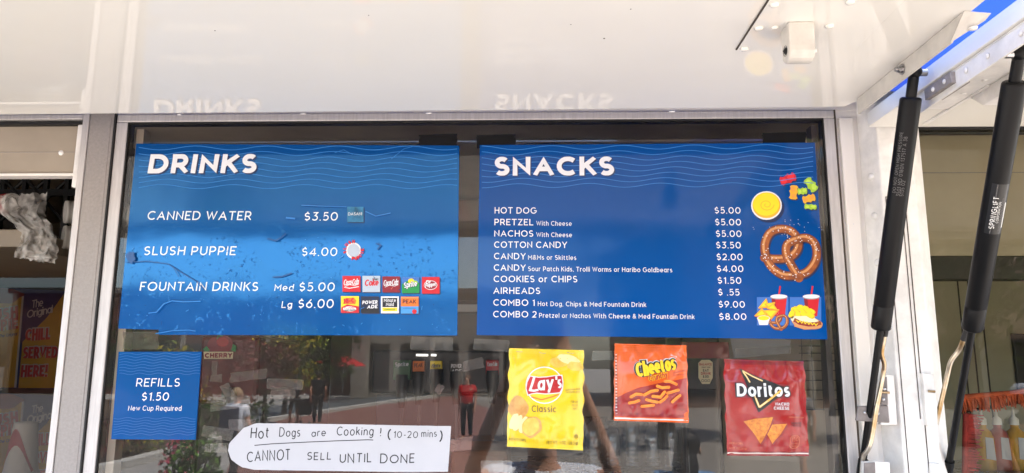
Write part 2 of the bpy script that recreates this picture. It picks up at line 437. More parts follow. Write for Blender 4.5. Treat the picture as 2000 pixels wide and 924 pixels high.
m_glass2 = clear('side_window_glass', (226, 228, 220), 1.42)

# ------------------------------------------------------------------ concession trailer
TR = thing('concession_trailer', (0, 1.1, 0), 'white concession trailer with raised hatch doors over glass serving windows', 'food trailer')
XL, XR = -2.7, 2.4
OPEN = [(-2.1, -.965), (-.89, .625), (.79, 1.85)]                # bay openings
ZS, ZT = 1.38, 2.525
w = MB()
for a, b in ((XL, -2.1), (.625, .70), (1.85, XR)): w.box(a, b, 0.001, .06, ZS, ZT, m_white)
w.box(XL, XR, .0, .06, ZT, 2.545, m_white); w.box(XL, XR, 0.0, .06, .42, ZS, m_white)
w.build('wall', TR)
u = MB(); u.box(XL, XR, .002, .06, 2.545, 3.25, m_blueply); u.build('wall', TR, 'blue painted band of wall above the hatches')
for a, b in ((XL, XL + .05), (XR - .05, XR)): MB().box(a, b, .06, 2.3, .42, 3.25, m_white).build('end_wall', TR)
MB().box(XL, XR, .0, 2.36, 3.25, 3.31, m_white).build('roof', TR)
MB().box(XL + .05, XR - .05, 2.25, 2.3, .5, 3.2, m_inter).build('back_wall', TR)
MB().box(XL + .05, XR - .05, .06, 2.25, 2.72, 2.75, m_tan).build('ceiling', TR)
MB().box(XL + .05, XR - .05, .06, 2.25, .70, .74, m_floor).build('floor', TR)
sk = MB(); sk.box(XL + .02, XR - .02, .03, .05, .04, .42, m_black); sk.build('skirt', TR)
for xx in (-.9, .2):
    for yy in (.25, 2.05):
        wh = MB(); wh.lathe((xx, yy - .1, .33), [(.10, 0), (.30, 0), (.33, .03), (.33, .17), (.30, .2), (.10, .2)], m_gask, 28, (0, 1, 0)); wo_ = wh.build('wheel', TR)
        MB().lathe((xx, yy - .105, .33), [(0, 0), (.12, .005), (.19, .0), (.2, .03)], m_steel, 24, (0, 1, 0)).build('rim', wo_)
MB().box(-2.15, 1.95, -.30, .0, ZS - .05, ZS - .015, m_steel, .006).build('counter_shelf', TR)

# posts
p = MB(); p.box(-.951, -.903, -.006, .05, ZS, ZT + .012, m_alud); p.build('post', TR, 'dull grey aluminium post', bev=.002)
p = MB(); p.box(-.965, -.9515, -.008, .05, ZS, ZT, m_alu); p.build('post_trim', TR, bev=.001)
p = MB(); p.box(-.9025, -.8965, -.0075, .05, ZS, ZT, m_alud).box(-.896, -.8925, -.010, .05, ZS, ZT, m_gask); p.build('post_trim', TR, bev=.0008)
p = MB(); p.prism([(.676, 0, ZS - .3), (.690, -.05, ZS - .3), (.757, -.05, ZS - .3), (.79, -.02, ZS - .3), (.79, .06, ZS - .3), (.676, .06, ZS - .3)], (0, 0, 1.475), m_whitep)
post = p.build('post', TR, 'white painted corner post between the two windows', bev=.003)
MB().box(.7335, .7350, -.0512, -.0498, 1.5, 2.33, m_dirt).build('seam', post)
p = MB()
for a, b, c, d in ((.6965, .7275, 2.327, 2.3283), (.6965, .6977, 1.5, 2.327), (.7263, .7275, 1.9, 2.327)): p.box(a, b, -.0513, -.0498, c, d, m_dirt)
p.build('seam', post)
for z in (2.375, 2.294, 2.2, 2.12):
    p = MB(); p.lathe((.683, -.027, z), [(.008, -.001), (.007, .003), (.003, .005), (0, .005)], m_whitep, 14, (-.95, -.3, 0)); p.build('rivet', post)
MB().box(.6275, .6305, -.004, .004, ZS, ZT, m_dirt).build('seam', TR)
MB().box(.636, .664, -.008, .004, ZS, 2.507, m_white).build('wall_trim', TR, bev=.002)

# serving windows
sw = MB()
fr_y = -.006
sw.box(-.892, .6265, fr_y, .010, 2.507, 2.524, m_alu)
sw.box(-.892, -.868, fr_y, .010, ZS, 2.5065, m_alu); sw.box(.605, .6265, fr_y, .010, ZS, 2.5065, m_alu); sw.box(-.8675, .6045, fr_y, .05, ZS, ZS + .03, m_alu)
W1 = sw.build('serving_window', TR, 'large centre window with aluminium frame', bev=.0018)
g = MB()
for a, b, c, d in ((-.868, -.8655, ZS + .03, 2.507), (.6025, .605, ZS + .03, 2.507), (-.8655, .6025, 2.5035, 2.507), (-.8655, .6025, ZS + .03, ZS + .034)): g.box(a, b, -.004, .02, c, d, m_gask)
g.build('gasket', W1)
def pane(x0, x1, z0, z1, y, parent, m=m_glass, name='pane'):
    nx, nz = 24, 18; vs = []; fs = []
    for j in range(nz + 1):
        for i in range(nx + 1):
            xx = x0 + (x1 - x0) * i / nx; zz = z0 + (z1 - z0) * j / nz
            vs.append((xx, y + .0002 * noise.noise(Vector((xx * 2.3, zz * 2.3, 1))), zz))
    for j in range(nz):
        for i in range(nx): a = j * (nx + 1) + i; fs.append((a, a + 1, a + nx + 2, a + nx + 1))
    b = MB(); b.add(vs, fs, m, True); return b.build(name, parent)
pane(-.865, .602, ZS + .03, 2.504, 0, W1)
# inner edge of the sliding track, tan dust strip at both sides
MB().box(-.862, -.846, .022, .05, ZS, 2.50, m_tan).build('track', W1); MB().box(.588, .599, .022, .05, ZS, 2.50, mat('worn_track', (96, 86, 76), .6, var=.2, vscale=20)).build('track', W1)

# left bay: open, its rolled-up sash panel hangs at the top
lb = MB(); lb.box(-2.1, -.966, fr_y, .05, 2.514, 2.5245, m_alu); lb.box(-2.1, -2.08, fr_y, .05, ZS, 2.5135, m_alu); lb.box(-2.08, -.966, fr_y, .05, ZS, ZS + .02, m_alu)
W0 = lb.build('serving_window', TR, 'open left serving window with its panel lifted', bev=.0015)
MB().box(-2.08, -.966, .0, .03, 2.5045, 2.5105, m_gask).build('gasket', W0)
MB().box(-2.08, -.9800, .012, .03, 2.398, 2.5040, m_cream).box(-2.08, -.9800, .006, .034, 2.392, 2.3978, m_white).box(-2.08, -.9800, .0108, .012, 2.4455, 2.4467, m_alud).build('sash_panel', W0, bev=.0012)
pane(-2.08, -.967, ZS + .02, P(80, 540).z, .024, W0, clear('dimming_glass', (176, 170, 164), 1.35), 'added_dimming_pane')  # added tinted pane, put in to darken the posters behind it
q = MB(); q.box(-.9795, -.9670, -.0015, .03, 2.365, 2.5040, m_whitep, .003); q.build('sash_guide', W0)
MB().lathe((-1.018, .0125, 2.4445), [(.006, 0), (.005, .002), (0, .0025)], m_whitep, 12, (0, -1, 0)).build('rivet', W0)

# right bay
rb = MB(); rb.box(.7905, 1.85, fr_y, .05, 2.487, 2.509, m_alu); rb.box(.7905, 1.85, .0, .05, 2.5095, 2.5245, m_white); rb.box(1.83, 1.85, fr_y, .05, ZS, 2.4865, m_alu); rb.box(.7905, 1.83, fr_y, .05, ZS, ZS + .02, m_alu)
W2 = rb.build('serving_window', TR, 'right hand serving window partly lined with beige board', bev=.0015)
MB().box(.7905, 1.83, -.002, .02, 2.482, 2.4868, m_gask).build('gasket', W2)
pane(.791, 1.83, ZS + .02, 2.482, .004, W2, m_glass2)

# hatch doors
hd = MB(); hd.prism([(-2.15, -.139, H), (.581, -.163, H), (.597, -.205, H), (.597, -1.10, H), (-2.15, -1.10, H)], (0, 0, .034), m_hatch)
HD = hd.build('hatch_door', TR, 'large glossy white hatch door raised level over the windows', bev=.0012)
e = MB(); e.prism([(.5855, -.205, H - .0005), (.5855, -.205, H - .029), (.5855, -.505, H - .029), (.5855, -.545, H - .0005)], (.004, 0, 0), m_whitep)
e.prism([(.5855, -.505, H - .029), (.5855, -.545, H - .0005), (.622, -.545, H - .004), (.620, -.533, H - .009)], (0, .003, .0005), m_whitep)
e.mats = [mat('latch_paint', (204, 200, 192), .4, var=.12, vscale=30)]; ED = e.build('edge_bracket', HD, bev=.0008)
for cx_, cy_, n_ in ((350, 224, 1), (592, 222.5, 2), (838, 221.5, 3), (1312, 215, 4)):
    k = MB(); q = P(cx_, cy_, -.1395); k.ball((q.x, -.1392, H + .001), .004, m_whitep, (1.6, .25, .45), 1, .6); k.build('paint_chip', HD)
for cx_, cy_, r_ in ((1180, 75, .0016), (1232, 18, .0012), (1715 - 600, 48, .001), (720, 30, .001), (420, 60, .0012)):
    k = MB(); q = PZ(cx_, cy_, H); k.ball((q.x, q.y, H), r_, m_dirt, (1, 1.3, .3), 1, .6); k.build('speck', HD)
MB().lathe((.5853, -.372, 2.462), [(.009, 0), (.009, .0015), (.006, .0016), (.006, .0075), (.0035, .0076), (.0035, .012), (0, .0122)], m_steel, 8, (-1, 0, 0), smooth=False).build('bolt', ED)
MB().lathe((.606, -.527, 2.4585), [(.006, 0), (.005, -.003), (0, -.0035)], m_whitep, 12).build('rivet', ED)
pl = MB(); pl.box(.3115, .49, -.80, -.425, H - .0022, H - .0003, m_hatch); PLT = pl.build('mounting_plate', HD, bev=.0008)
MB().box(.3092, .3114, -.80, -.425, H - .0016, H + .001, m_dirt).build('seam', PLT)
# latch block: rounded nose hanging under the plate
prof = [(-.515, 0)] + [(-.515 + .0, -.02)]
nose = [(-.522, -.0022), (-.519, -.036)] + [(-.503 + .016 * math.cos(R(a)), -.040 + .016 * math.sin(R(a))) for a in range(190, 351, 20)] + [(-.484, -.0022)]
lt = MB(); lt.prism([(.357, y, H + z) for y, z in nose], (.036, 0, 0), m_hatch); lt.mats[0] = mat('latch_paint', (204, 200, 192)); LT = lt.build('latch_block', HD, bev=.0022)
MB().lathe((.3568, -.503, H - .038), [(.0075, .0006), (.0075, -.0004), (.006, -.0006), (0, .004)], m_gask, 16, (-1, 0, 0)).build('pin_hole', LT)
MB().lathe((.393, -.503, H - .038), [(.003, 0), (.003, .006), (.002, .0075), (0, .0075)], m_whitep, 12, (1, 0, 0)).build('pin', LT)
def screw(c, r=.0065, parent=HD, axis=(0, 0, -1), m=m_hatch):
    s_ = MB(); s_.lathe(c, [(r, 0), (r, r * .12), (r * .8, r * .42), (r * .45, r * .56), (0, r * .6)], m, 16, axis); o = s_.build('screw', parent)
    ax = Vector(axis); c = Vector(c) + ax * (r * .56); a = ax.orthogonal().normalized(); b_ = ax.cross(a); k = MB()
    for d1, d2 in ((a, b_), (b_, a)):
        k.prism([c + d1 * r * .5 + d2 * r * .09, c - d1 * r * .5 + d2 * r * .09, c - d1 * r * .5 - d2 * r * .09, c + d1 * r * .5 - d2 * r * .09], ax * r * .06, m_dirt)
    # slots are cut into the head: kept inside the screw mesh
    off = wpos(parent)
    return o
for z5 in ((375, 30), (870, 12), (275, 183), (378, 178), (180, 318), (733, 168)):
    q = PZ(1400 + z5[0] / 3.3333, z5[1] / 3.3333, H - .0025); screw((q.x, q.y, H - .0025), .0062 if z5[0] != 378 else .005)
for (a, b) in ((-1.9, -1.04), (-.6, -1.04), (.1, -1.04), (.55, -1.04)): screw((a, b, H - .0003))
MB().box(-2.15, .597, -1.112, -1.1003, H - .03, H + .034, m_alu).build('front_rail', HD, bev=.002)
MB().prism([(XL + .1, -.15, H + .0345), (XL + .1, 0, H + .125), (XL + .1, 0, H + .129), (XL + .1, -.15, H + .0385)], (2.2 - XL - .1, 0, 0), m_blueply).build('weather_strip', TR, 'blue weather strip above the hatch hinges')
MB().box(.50, .76, -1.0, -.005, H + .22, H + .226, mat('added_cover_blue', (3, 60, 158), .4, var=.1, vscale=10)).build('added_gap_cover', TR, 'added blue cover strip keeping sky light out of the gap between the hatches')  # invented cover: blocks sky light coming down between the hatches
h2 = MB(); h2.box(.662, 2.2, -1.10, -.075, 2.4635, 2.494, m_hatch)
H2 = h2.build('hatch_door', TR, 'right hand white hatch door with screwed edge plate', bev=.002)
e = MB(); e.box(.668, .755, -1.05, -.19, 2.4595, 2.4632, m_whitep); e.prism([(.668, -.19, 2.4595), (.668, -1.05, 2.4595), (.668, -1.05, 2.440), (.668, -.19, 2.428)], (.004, 0, 0), m_whitep)
E2 = e.build('edge_plate', H2, bev=.001)
e = MB(); e.box(.6605, .69, -.37, -.29, 2.4400, 2.4585, m_alud); e.build('edge_bracket', H2, bev=.001)
for y in (-.318, -.352): screw((.6603, y, 2.449), .004, H2, (-1, 0, 0), m_whitep)
for y in (-.40, -.455, -.53, -.62): screw((.667, y, 2.448), .0045, H2, (-1, 0, 0), m_whitep)
for y in (-.27, -.33, -.46): screw((.738, y, 2.4593), .0045, H2, (0, 0, -1), m_whitep)
e = MB(); e.prism([(.765, -.24, 2.4632), (.765, -.275, 2.436), (.765, -.395, 2.436), (.765, -.395, 2.4632)], (.004, 0, 0), m_whitep).box(.769, .80, -.395, -.275, 2.436, 2.440, m_whitep)
e.build('channel', H2, bev=.001)
e = MB(); e.box(.757, .764, -.30, -.10, 2.4600, 2.4632, m_whitep); e.build('seam', H2)
MB().box(.662, 2.2, -1.112, -1.1003, 2.44, 2.494, m_alu).build('front_rail', H2, bev=.002)
MB().box(.70, 2.2, -.0745, -.001, 2.50, 2.508, m_white).build('weather_strip', H2)

# gas struts
m_lab = mat('silver_label', (120, 118, 116), .25, metal=.8)
m_labk = mat('label_black', (18, 18, 19), .3)
m_print = mat('grey_print', (96, 94, 94), .5)
m_labw = mat('label_white', (220, 220, 218), .35)
def strut(tp, bt, zc, prints):
    """body from the top eye down to zc, then the thin rod to the foot"""
    T, B = Vector(tp), Vector(bt); x = B.x; d = (B - T).normalized()
    at = lambda z: T + d * ((z - T.z) / d.z)
    b = MB(); a0 = T + d * .040; a1 = at(zc)
    b.tube([a0, a0 + d * .0015, a0 + d * .004, a1 - d * .046, a1 - d * .0445, a1 - d * .043, a1 - d * .003, a1, a1 + d * .0005], [.0135, .0158, .0168, .0168, .0161, .0168, .0168, .0155, .007], m_black, 28)
    st = b.build('gas_strut', TR, 'left gas strut with faint grey printed text' if prints == 'text' else 'right gas strut with a silver and black label')
    j = MB(); j.ball(T - d * .002, .0125, m_black); j.tube([T + d * .004, T + d * .041], .0085, m_black, 16); j.tube([T + Vector((-.02, 0, .0)), T + Vector((.02, 0, 0))], .006, m_steel, 12); j.build('ball_joint', st)
    r = MB(); r.tube([a1, B], .0062, m_black, 16); r.build('rod', st)
    k = MB(); k.tube([B - d * .03, B + d * .03], .009, m_black, 14); k.ball(B + d * .04, .012, m_black); k.box(x - .02, x + .02, B.y + .006, .002, B.z - .06, B.z - .02, m_steel); k.build('foot', st)
    # printing wrapped round the tube (flat glyphs bent on to the cylinder)
    return st, T, d, a1
def on_tube(T, d, r, s, ang):
    """surface point at distance s down the strut, angle ang from straight at the camera side"""
    side = Vector((1, 0, 0)); fr = d.cross(side).normalized()
    if fr.y > 0: fr = -fr
    return T + d * s + (fr * math.cos(ang) + side * math.sin(ang)) * r
def tube_text(mb, T, d, r, t, s0, cap, ang0, m, wt=.13):
    adv = s0
    for ch in t:
        if ch == ' ': adv -= cap * .5; continue
        w_, st_ = GL[ch]
        for si, q in enumerate(st_):
            v, f = ribbon([(a * cap * .86, b * cap) for a, b in q], cap * wt / 2)
            mb.add([on_tube(T, d, r + .00025 + si * .00003, adv - p_.x, ang0 - p_.y / r) for p_ in v], f, m)
        adv -= (w_ * .86 + wt + .22) * cap
SA, TA, dA, aA = strut((.632, -.318, 2.478), (.626, -.012, 1.795), 2.065, 'text')
tx = MB()
tube_text(tx, TA, dA, .0168, '3501 MO 0180N 137517 A 38', .205, .0052, -.30, m_print); tube_text(tx, TA, dA, .0168, '5135 02', .205, .0052, .02, m_print); tube_text(tx, TA, dA, .0168, 'DO NOT OPEN HIGH PRESSURE', .20, .0048, -.75, m_print)
tx.build('printing', SA)
SB, TB, dB, aB = strut(PZ(1991, 106, 2.447), P(1850, 924, -.02), 2.062, 'label')
lb_ = MB()
def patch(mb, T, d, r, s0, s1, g0, g1, m, n=10):
    vs = []; fs = []
    for i in range(n + 1):
        a = g0 + (g1 - g0) * i / n; vs += [on_tube(T, d, r, s0, a), on_tube(T, d, r, s1, a)]
    for i in range(n): fs.append((2 * i, 2 * i + 1, 2 * i + 3, 2 * i + 2))
    mb.add(vs, fs, m, True)
patch(lb_, TB, dB, .0170, .197, .282, -.95, .85, m_labk); patch(lb_, TB, dB, .01705, .1975, .2815, -.52, -.42, m_lab)
patch(lb_, TB, dB, .01705, .228, .271, .52, .66, m_labw)
L2 = lb_.build('label', SB)
tx = MB(); tube_text(tx, TB, dB, .0171, 'SPRINGLIFT', .272, .0066, -.22, m_labw, .17); tube_text(tx, TB, dB, .0171, 'CORPORATION', .262, .0034, .06, m_labw); tube_text(tx, TB, dB, .0171, 'WARNING DO NOT OPEN', .276, .0032, .30, m_print); tube_text(tx, TB, dB, .0171, 'HIGH PRESSURE GAS', .276, .0030, .45, m_print)
tx.build('printing', L2)
# bent safety rods hanging from the struts
def ppath(px, x, ys=None): return [PX(a, b, x) for a, b in px]
m_grip = mat('black_grip', (24, 23, 23), .5)
def safety(st, px, y0, y1, clamp):
    pts = []
    n = len(px)
    for i, (a, b) in enumerate(px): pts.append(P(a, b, y0 + (y1 - y0) * i / (n - 1)))
    fine = []
    for i in range(n - 1):
        for k in range(6):
            t = k / 6; p0 = pts[max(i - 1, 0)]; p1 = pts[i]; p2 = pts[i + 1]; p3 = pts[min(i + 2, n - 1)]
            fine.append(.5 * ((2 * p1) + (p2 - p0) * t + (2 * p0 - 5 * p1 + 4 * p2 - p3) * t * t + (3 * p1 - p0 - 3 * p2 + p3) * t ** 3))
    fine.append(pts[-1])
    b = MB(); b.tube(fine, .0042, m_zinc, 12); o = b.build('safety_rod', st)
    g_ = MB(); g_.tube(fine[:6], .0056, m_grip, 12); g_.build('sleeve', o)
    k = MB(); k.tube([P(clamp[0], clamp[1], y0 - .004), P(clamp[2], clamp[3], y0 - .004)], [.0055, .0055], m_black, 12); k.ball(P(clamp[0], clamp[1], y0 - .010), .0052, m_steel); k.ball(P(clamp[2], clamp[3], y0 - .010), .0052, m_steel if clamp[4] else m_black); k.build('clip', st)
safety(SA, [(1730, 640), (1727, 660), (1722, 690), (1727, 712), (1724, 735), (1712, 800), (1702, 860), (1694, 880), (1686, 892), (1683, 924), (1680, 980)], -.125, -.03, (1708, 638, 1737, 640, True))
safety(SB, [(1889, 645), (1880, 668), (1873, 684), (1858, 705), (1851, 730), (1843, 765), (1832, 812), (1826, 850), (1822, 930), (1820, 980)], -.13, -.01, (1888, 642, 1917, 639, False))

# hinges on the corner post
m_hinge = mat('weathered_hinge', (128, 122, 120), .5, metal=.4, var=.25, vscale=40)
def slab(px, y, dep, m, name, parent, bev=.0015, label=None):
    b = MB(); b.prism([P(a, c, y) for a, c in px], (0, dep, 0), m); return b.build(name, parent, label, bev=bev)
hg = slab([(1722, 730), (1746, 733), (1753, 830), (1735, 830), (1720, 830)], -.062, .011, m_whitep, 'hinge', TR)
slab([(1722, 736), (1733, 736), (1735, 792), (1720, 790)], -.066, .0038, m_hinge, 'hinge_leaf', hg)
slab([(1676, 793), (1735, 792), (1738, 826), (1672, 822)], -.0665, .006, m_hinge, 'hinge_leaf', hg)
for q in ((1690, 806), (1714, 808), (1727, 760), (1725, 780)):
    c = P(q[0], q[1], -.067); MB().lathe(c, [(.0035, 0), (.003, .0012), (0, .0015)], m_steel, 12, (0, -1, 0)).build('screw', hg)
MB().tube([P(1722, 766, -.068), P(1737, 767, -.068)], .0022, m_zinc, 10).build('pin', hg)
hg2 = slab([(1802, 729), (1824, 731), (1831, 796), (1832, 832), (1812, 832), (1808, 800)], -.062, .02, m_whitep, 'hinge', TR)
MB().tube([P(1813, 764, -.064), P(1826, 765, -.064)], .0022, m_zinc, 10).build('pin', hg2)
hg3 = slab([(1686, 902), (1712, 901), (1738, 903), (1739, 924), (1741, 1000), (1684, 1000)], -.063, .012, m_whitep, 'hinge', TR)
slab([(1688, 904), (1710, 903), (1712, 1000), (1686, 1000)], -.0665, .0032, m_hinge, 'hinge_leaf', hg3)
slab([(1820, 905), (1842, 907), (1846, 960), (1822, 960)], -.062, .02, m_whitep, 'hinge', TR)
# ------------------------------------------------------------------ menu boards behind the glass
def board_mat(name, rgb, rgb_top, z0, z1, bubbles=0., spec=.28, tint=(1, 1, 1, 1), ior=1.5):
    m = bpy.data.materials.new(name); m.use_nodes = True; nt = m.node_tree; b = nt.nodes['Principled BSDF']
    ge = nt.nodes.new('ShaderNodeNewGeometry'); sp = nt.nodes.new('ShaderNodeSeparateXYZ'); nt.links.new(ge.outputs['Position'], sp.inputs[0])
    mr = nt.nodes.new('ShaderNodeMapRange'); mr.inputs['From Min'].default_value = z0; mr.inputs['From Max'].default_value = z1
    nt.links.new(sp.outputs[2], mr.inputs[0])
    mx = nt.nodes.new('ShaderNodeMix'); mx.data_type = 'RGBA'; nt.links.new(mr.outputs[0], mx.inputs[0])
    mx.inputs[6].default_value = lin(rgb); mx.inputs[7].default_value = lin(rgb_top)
    nz = nt.nodes.new('ShaderNodeTexNoise'); nz.inputs['Scale'].default_value = 9; nz.inputs['Detail'].default_value = 4; nt.links.new(ge.outputs['Position'], nz.inputs[0])
    m2 = nt.nodes.new('ShaderNodeMix'); m2.data_type = 'RGBA'; m2.blend_type = 'MULTIPLY'; m2.inputs[0].default_value = .25
    cr = nt.nodes.new('ShaderNodeValToRGB'); cr.color_ramp.elements[0].position = .3; cr.color_ramp.elements[0].color = (.78, .78, .78, 1); cr.color_ramp.elements[1].position = .7
    nt.links.new(nz.outputs[0], cr.inputs[0]); nt.links.new(mx.outputs[2], m2.inputs[6]); nt.links.new(cr.outputs[0], m2.inputs[7])
    nt.links.new(m2.outputs[2], b.inputs['Base Color'])
    b.inputs['Roughness'].default_value = .09; b.inputs['Specular IOR Level'].default_value = spec; b.inputs['Specular Tint'].default_value = tint; b.inputs['IOR'].default_value = ior; b.inputs['Coat Weight'].default_value = 0; b.inputs['Coat Roughness'].default_value = .06
    n1 = nt.nodes.new('ShaderNodeTexNoise'); n1.inputs['Scale'].default_value = 7; n1.inputs['Detail'].default_value = 2; nt.links.new(ge.outputs['Position'], n1.inputs[0])
    h = n1.outputs[0]
    if bubbles:
        vo = nt.nodes.new('ShaderNodeTexNoise'); vo.inputs['Scale'].default_value = 150; vo.inputs['Detail'].default_value = 3; nt.links.new(ge.outputs['Position'], vo.inputs[0])
        r1 = nt.nodes.new('ShaderNodeMapRange'); r1.inputs['From Min'].default_value = .625; r1.inputs['From Max'].default_value = .70; nt.links.new(vo.outputs[0], r1.inputs[0])
        r2 = nt.nodes.new('ShaderNodeMapRange'); r2.inputs['From Min'].default_value = 2.30; r2.inputs['From Max'].default_value = 2.24; nt.links.new(sp.outputs[2], r2.inputs[0])
        n3 = nt.nodes.new('ShaderNodeTexNoise'); n3.inputs['Scale'].default_value = 14; nt.links.new(ge.outputs['Position'], n3.inputs[0])
        r3 = nt.nodes.new('ShaderNodeMapRange'); r3.inputs['From Min'].default_value = .45; r3.inputs['From Max'].default_value = .6; nt.links.new(n3.outputs[0], r3.inputs[0])
        a = nt.nodes.new('ShaderNodeMath'); a.operation = 'MULTIPLY'; nt.links.new(r1.outputs[0], a.inputs[0]); nt.links.new(r2.outputs[0], a.inputs[1])
        a3 = nt.nodes.new('ShaderNodeMath'); a3.operation = 'MULTIPLY'; nt.links.new(a.outputs[0], a3.inputs[0]); nt.links.new(r3.outputs[0], a3.inputs[1])
        a2 = nt.nodes.new('ShaderNodeMath'); a2.operation = 'MULTIPLY_ADD'; a2.inputs[1].default_value = bubbles; nt.links.new(a3.outputs[0], a2.inputs[0]); nt.links.new(h, a2.inputs[2]); h = a2.outputs[0]
    bp = nt.nodes.new('ShaderNodeBump'); bp.inputs['Strength'].default_value = .12; bp.inputs['Distance'].default_value = .01
    nt.links.new(h, bp.inputs['Height']); nt.links.new(bp.outputs[0], b.inputs['Normal']); nt.links.new(bp.outputs[0], b.inputs['Coat Normal'])
    return m
mk_ = lambda n, c, r=.4, **k: mat('print_' + n, c, r, **k)
p_white = mk_('white', (224, 226, 230)); p_wave = mk_('wave_blue', (48, 122, 194)); p_shadow = mk_('letter_shadow', (12, 34, 78)); p_edge = mk_('sheet_edge', (120, 160, 205))
p_bub = mk_('film_blister', (52, 124, 198), .1); p_crack = mk_('film_crease', (12, 62, 122), .15)
p_red = mk_('red', (200, 22, 36)); p_dred = mk_('deep_red', (136, 20, 34)); p_black = mk_('black', (20, 18, 20)); p_yel = mk_('yellow', (244, 212, 30)); p_green = mk_('green', (22, 140, 66)); p_silver = mk_('silver', (176, 190, 206)); p_sky = mk_('sky_blue', (70, 150, 214)); p_navy = mk_('navy', (22, 32, 60)); p_orange = mk_('orange', (226, 116, 36)); p_lime = mk_('lime', (160, 200, 50)); p_gold = mk_('gold', (232, 174, 44)); p_cream = mk_('cream', (240, 226, 186)); p_brown = mk_('baked_brown', (168, 92, 40), rgb2=(120, 56, 20), vscale=60); p_dbrown = mk_('dark_brown', (104, 50, 22)); p_lbrown = mk_('light_brown', (206, 146, 92)); p_lblue = mk_('pale_blue', (58, 112, 190)); p_pink = mk_('pinkish', (222, 130, 96)); p_grey = mk_('grey', (150, 152, 156)); p_teal = mk_('teal', (18, 70, 96), rgb2=(52, 130, 176), vscale=40)
YB = -.0042
def make_board(px, name, label, m, seed, th=.003, wob=.0):
    """thin printed sheet with slightly uneven edges"""
    q = [P(a, b, YB) for a, b in px]; b = MB(); n = 14; ring = []
    for i in range(len(q)):
        a, c = q[i], q[(i + 1) % len(q)]
        for k in range(n):
            t = k / n; v = a.lerp(c, t)
            if k: v += Vector((noise.noise(Vector((i * 5 + t * 4, seed, 0))), 0, noise.noise(Vector((i * 5 + t * 4, seed, 3))))) * wob
            ring.append(v)
    b.prism(ring, (0, th, 0), m)
    o = b.build(name); tag(o, label, 'menu sign', 'blue menu signs in the window'); return o
def waves(sh, rows, x0, x1, y0, dy, amp, lam, w, ph=.35, curve=None, m=None):
    for r in range(rows):
        y = y0 + r * dy; pts = []
        n = int((x1 - x0) / (lam / 14))
        for i in range(n + 1):
            x = x0 + (x1 - x0) * i / n; xl = x - (y - y0) * .105 * (1 if x < 1000 else -.3)
            pts.append((x if 0 < i < n else x, y + amp * math.sin(2 * math.pi * x / lam + ph * r) + (curve(x) if curve else 0)))
        sh.pstroke(pts, w, m or p_wave)
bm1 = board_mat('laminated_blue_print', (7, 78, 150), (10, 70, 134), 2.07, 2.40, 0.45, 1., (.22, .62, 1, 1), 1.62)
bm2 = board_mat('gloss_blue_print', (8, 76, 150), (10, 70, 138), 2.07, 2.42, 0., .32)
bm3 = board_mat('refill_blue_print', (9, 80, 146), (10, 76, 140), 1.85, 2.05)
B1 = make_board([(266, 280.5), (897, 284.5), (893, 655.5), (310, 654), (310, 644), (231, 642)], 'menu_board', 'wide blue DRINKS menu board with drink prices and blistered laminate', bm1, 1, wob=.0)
s = Sheet(YB)
waves(s, 8, 271, 893, 289, 10.8, 3.9, 139, 1.3, .42)
s.build('wave_pattern', B1)
s = Sheet(YB, 9e-5); s.k = 6
s.text('DRINKS', (290.5, 341.5), (502.5, 341), 38, p_shadow, .225, slant=.07, gap=.13); s.k = 12; s.text('DRINKS', (288, 339), (500, 338.5), 38, p_white, .225, slant=.07, gap=.13); s.build('heading', B1)
def line(par, t, a, b, cap, wt=.135, name='lettering', m=p_white, Y=YB, **k):
    s = Sheet(Y); s.k = 2; s.text(t, a, b, cap, m, wt, **k); return s.build(name, par)
for t, a, b, c in (('CANNED WATER', (287, 429.5), (490, 430), 17.5), ('SLUSH PUPPIE', (280, 498.5), (460, 498.5), 17.3), ('FOUNTAIN DRINKS', (272.5, 568), (503.5, 568.5), 17.3), ('Med', (535.5, 568), (573, 568.3), 13), ('Lg', (549.5, 601.5), (570, 601.5), 13)):
    line(B1, t, a, b, c, slant=.07)
for t, a, b, c in (('$3.50', (593.5, 431), (659, 431), 16.8), ('$4.00', (588.5, 500), (658, 500.2), 16.8), ('$5.00', (583.5, 568.8), (653, 569), 17.3), ('$6.00', (581.5, 601.6), (651, 601.8), 17.3)):
    line(B1, t, a, b, c, .125, 'price', slant=.05)
# blisters and creases of the laminate
s = Sheet(YB); s.k = 9
rnd = random.Random(3)
for i in range(70):
    x = 245 + rnd.random() * 640; y = 460 + rnd.random() ** .7 * 190
    if x < 231 + (642 - y) * .098 + 6 or x > 890: continue
    L = 1.5 + rnd.random() ** 3 * 8; an = rnd.gauss(.1, .7)
    s.pstroke([(x, y), (x + L * .5 * math.cos(an), y - L * .5 * math.sin(an) + rnd.gauss(0, .6)), (x + L * math.cos(an), y - L * math.sin(an))], .7 + rnd.random() * .9, p_bub if rnd.random() < .7 else p_crack)
for q, w_, m in (([(292, 612), (308, 610), (322, 594), (338, 588), (360, 590), (394, 589)], 2.2, p_bub), ([(306, 652), (340, 646), (372, 645), (384, 647)], 1.6, p_bub), ([(246, 513), (290, 511), (330, 516), (352, 530), (385, 550), (400, 566)], 1.5, p_crack), ([(340, 521), (352, 541)], 1.4, p_crack), ([(524, 467), (540, 471), (552, 464), (560, 457)], 2.6, p_crack), ([(534, 542), (552, 541), (572, 534)], 2.4, p_crack), ([(590, 402), (640, 404), (678, 405)], 1.2, p_bub), ([(560, 426), (578, 428)], 3.4, p_bub), ([(715, 414), (735, 423), (750, 420), (764, 417)], 1.8, p_bub), ([(765, 312), (790, 292), (806, 288)], 1.0, p_wave), ([(655, 300), (672, 294), (690, 303)], 1.0, p_wave), ([(735, 476), (745, 480), (738, 488)], 2.4, p_crack)):
    s.pstroke(q, w_, m)
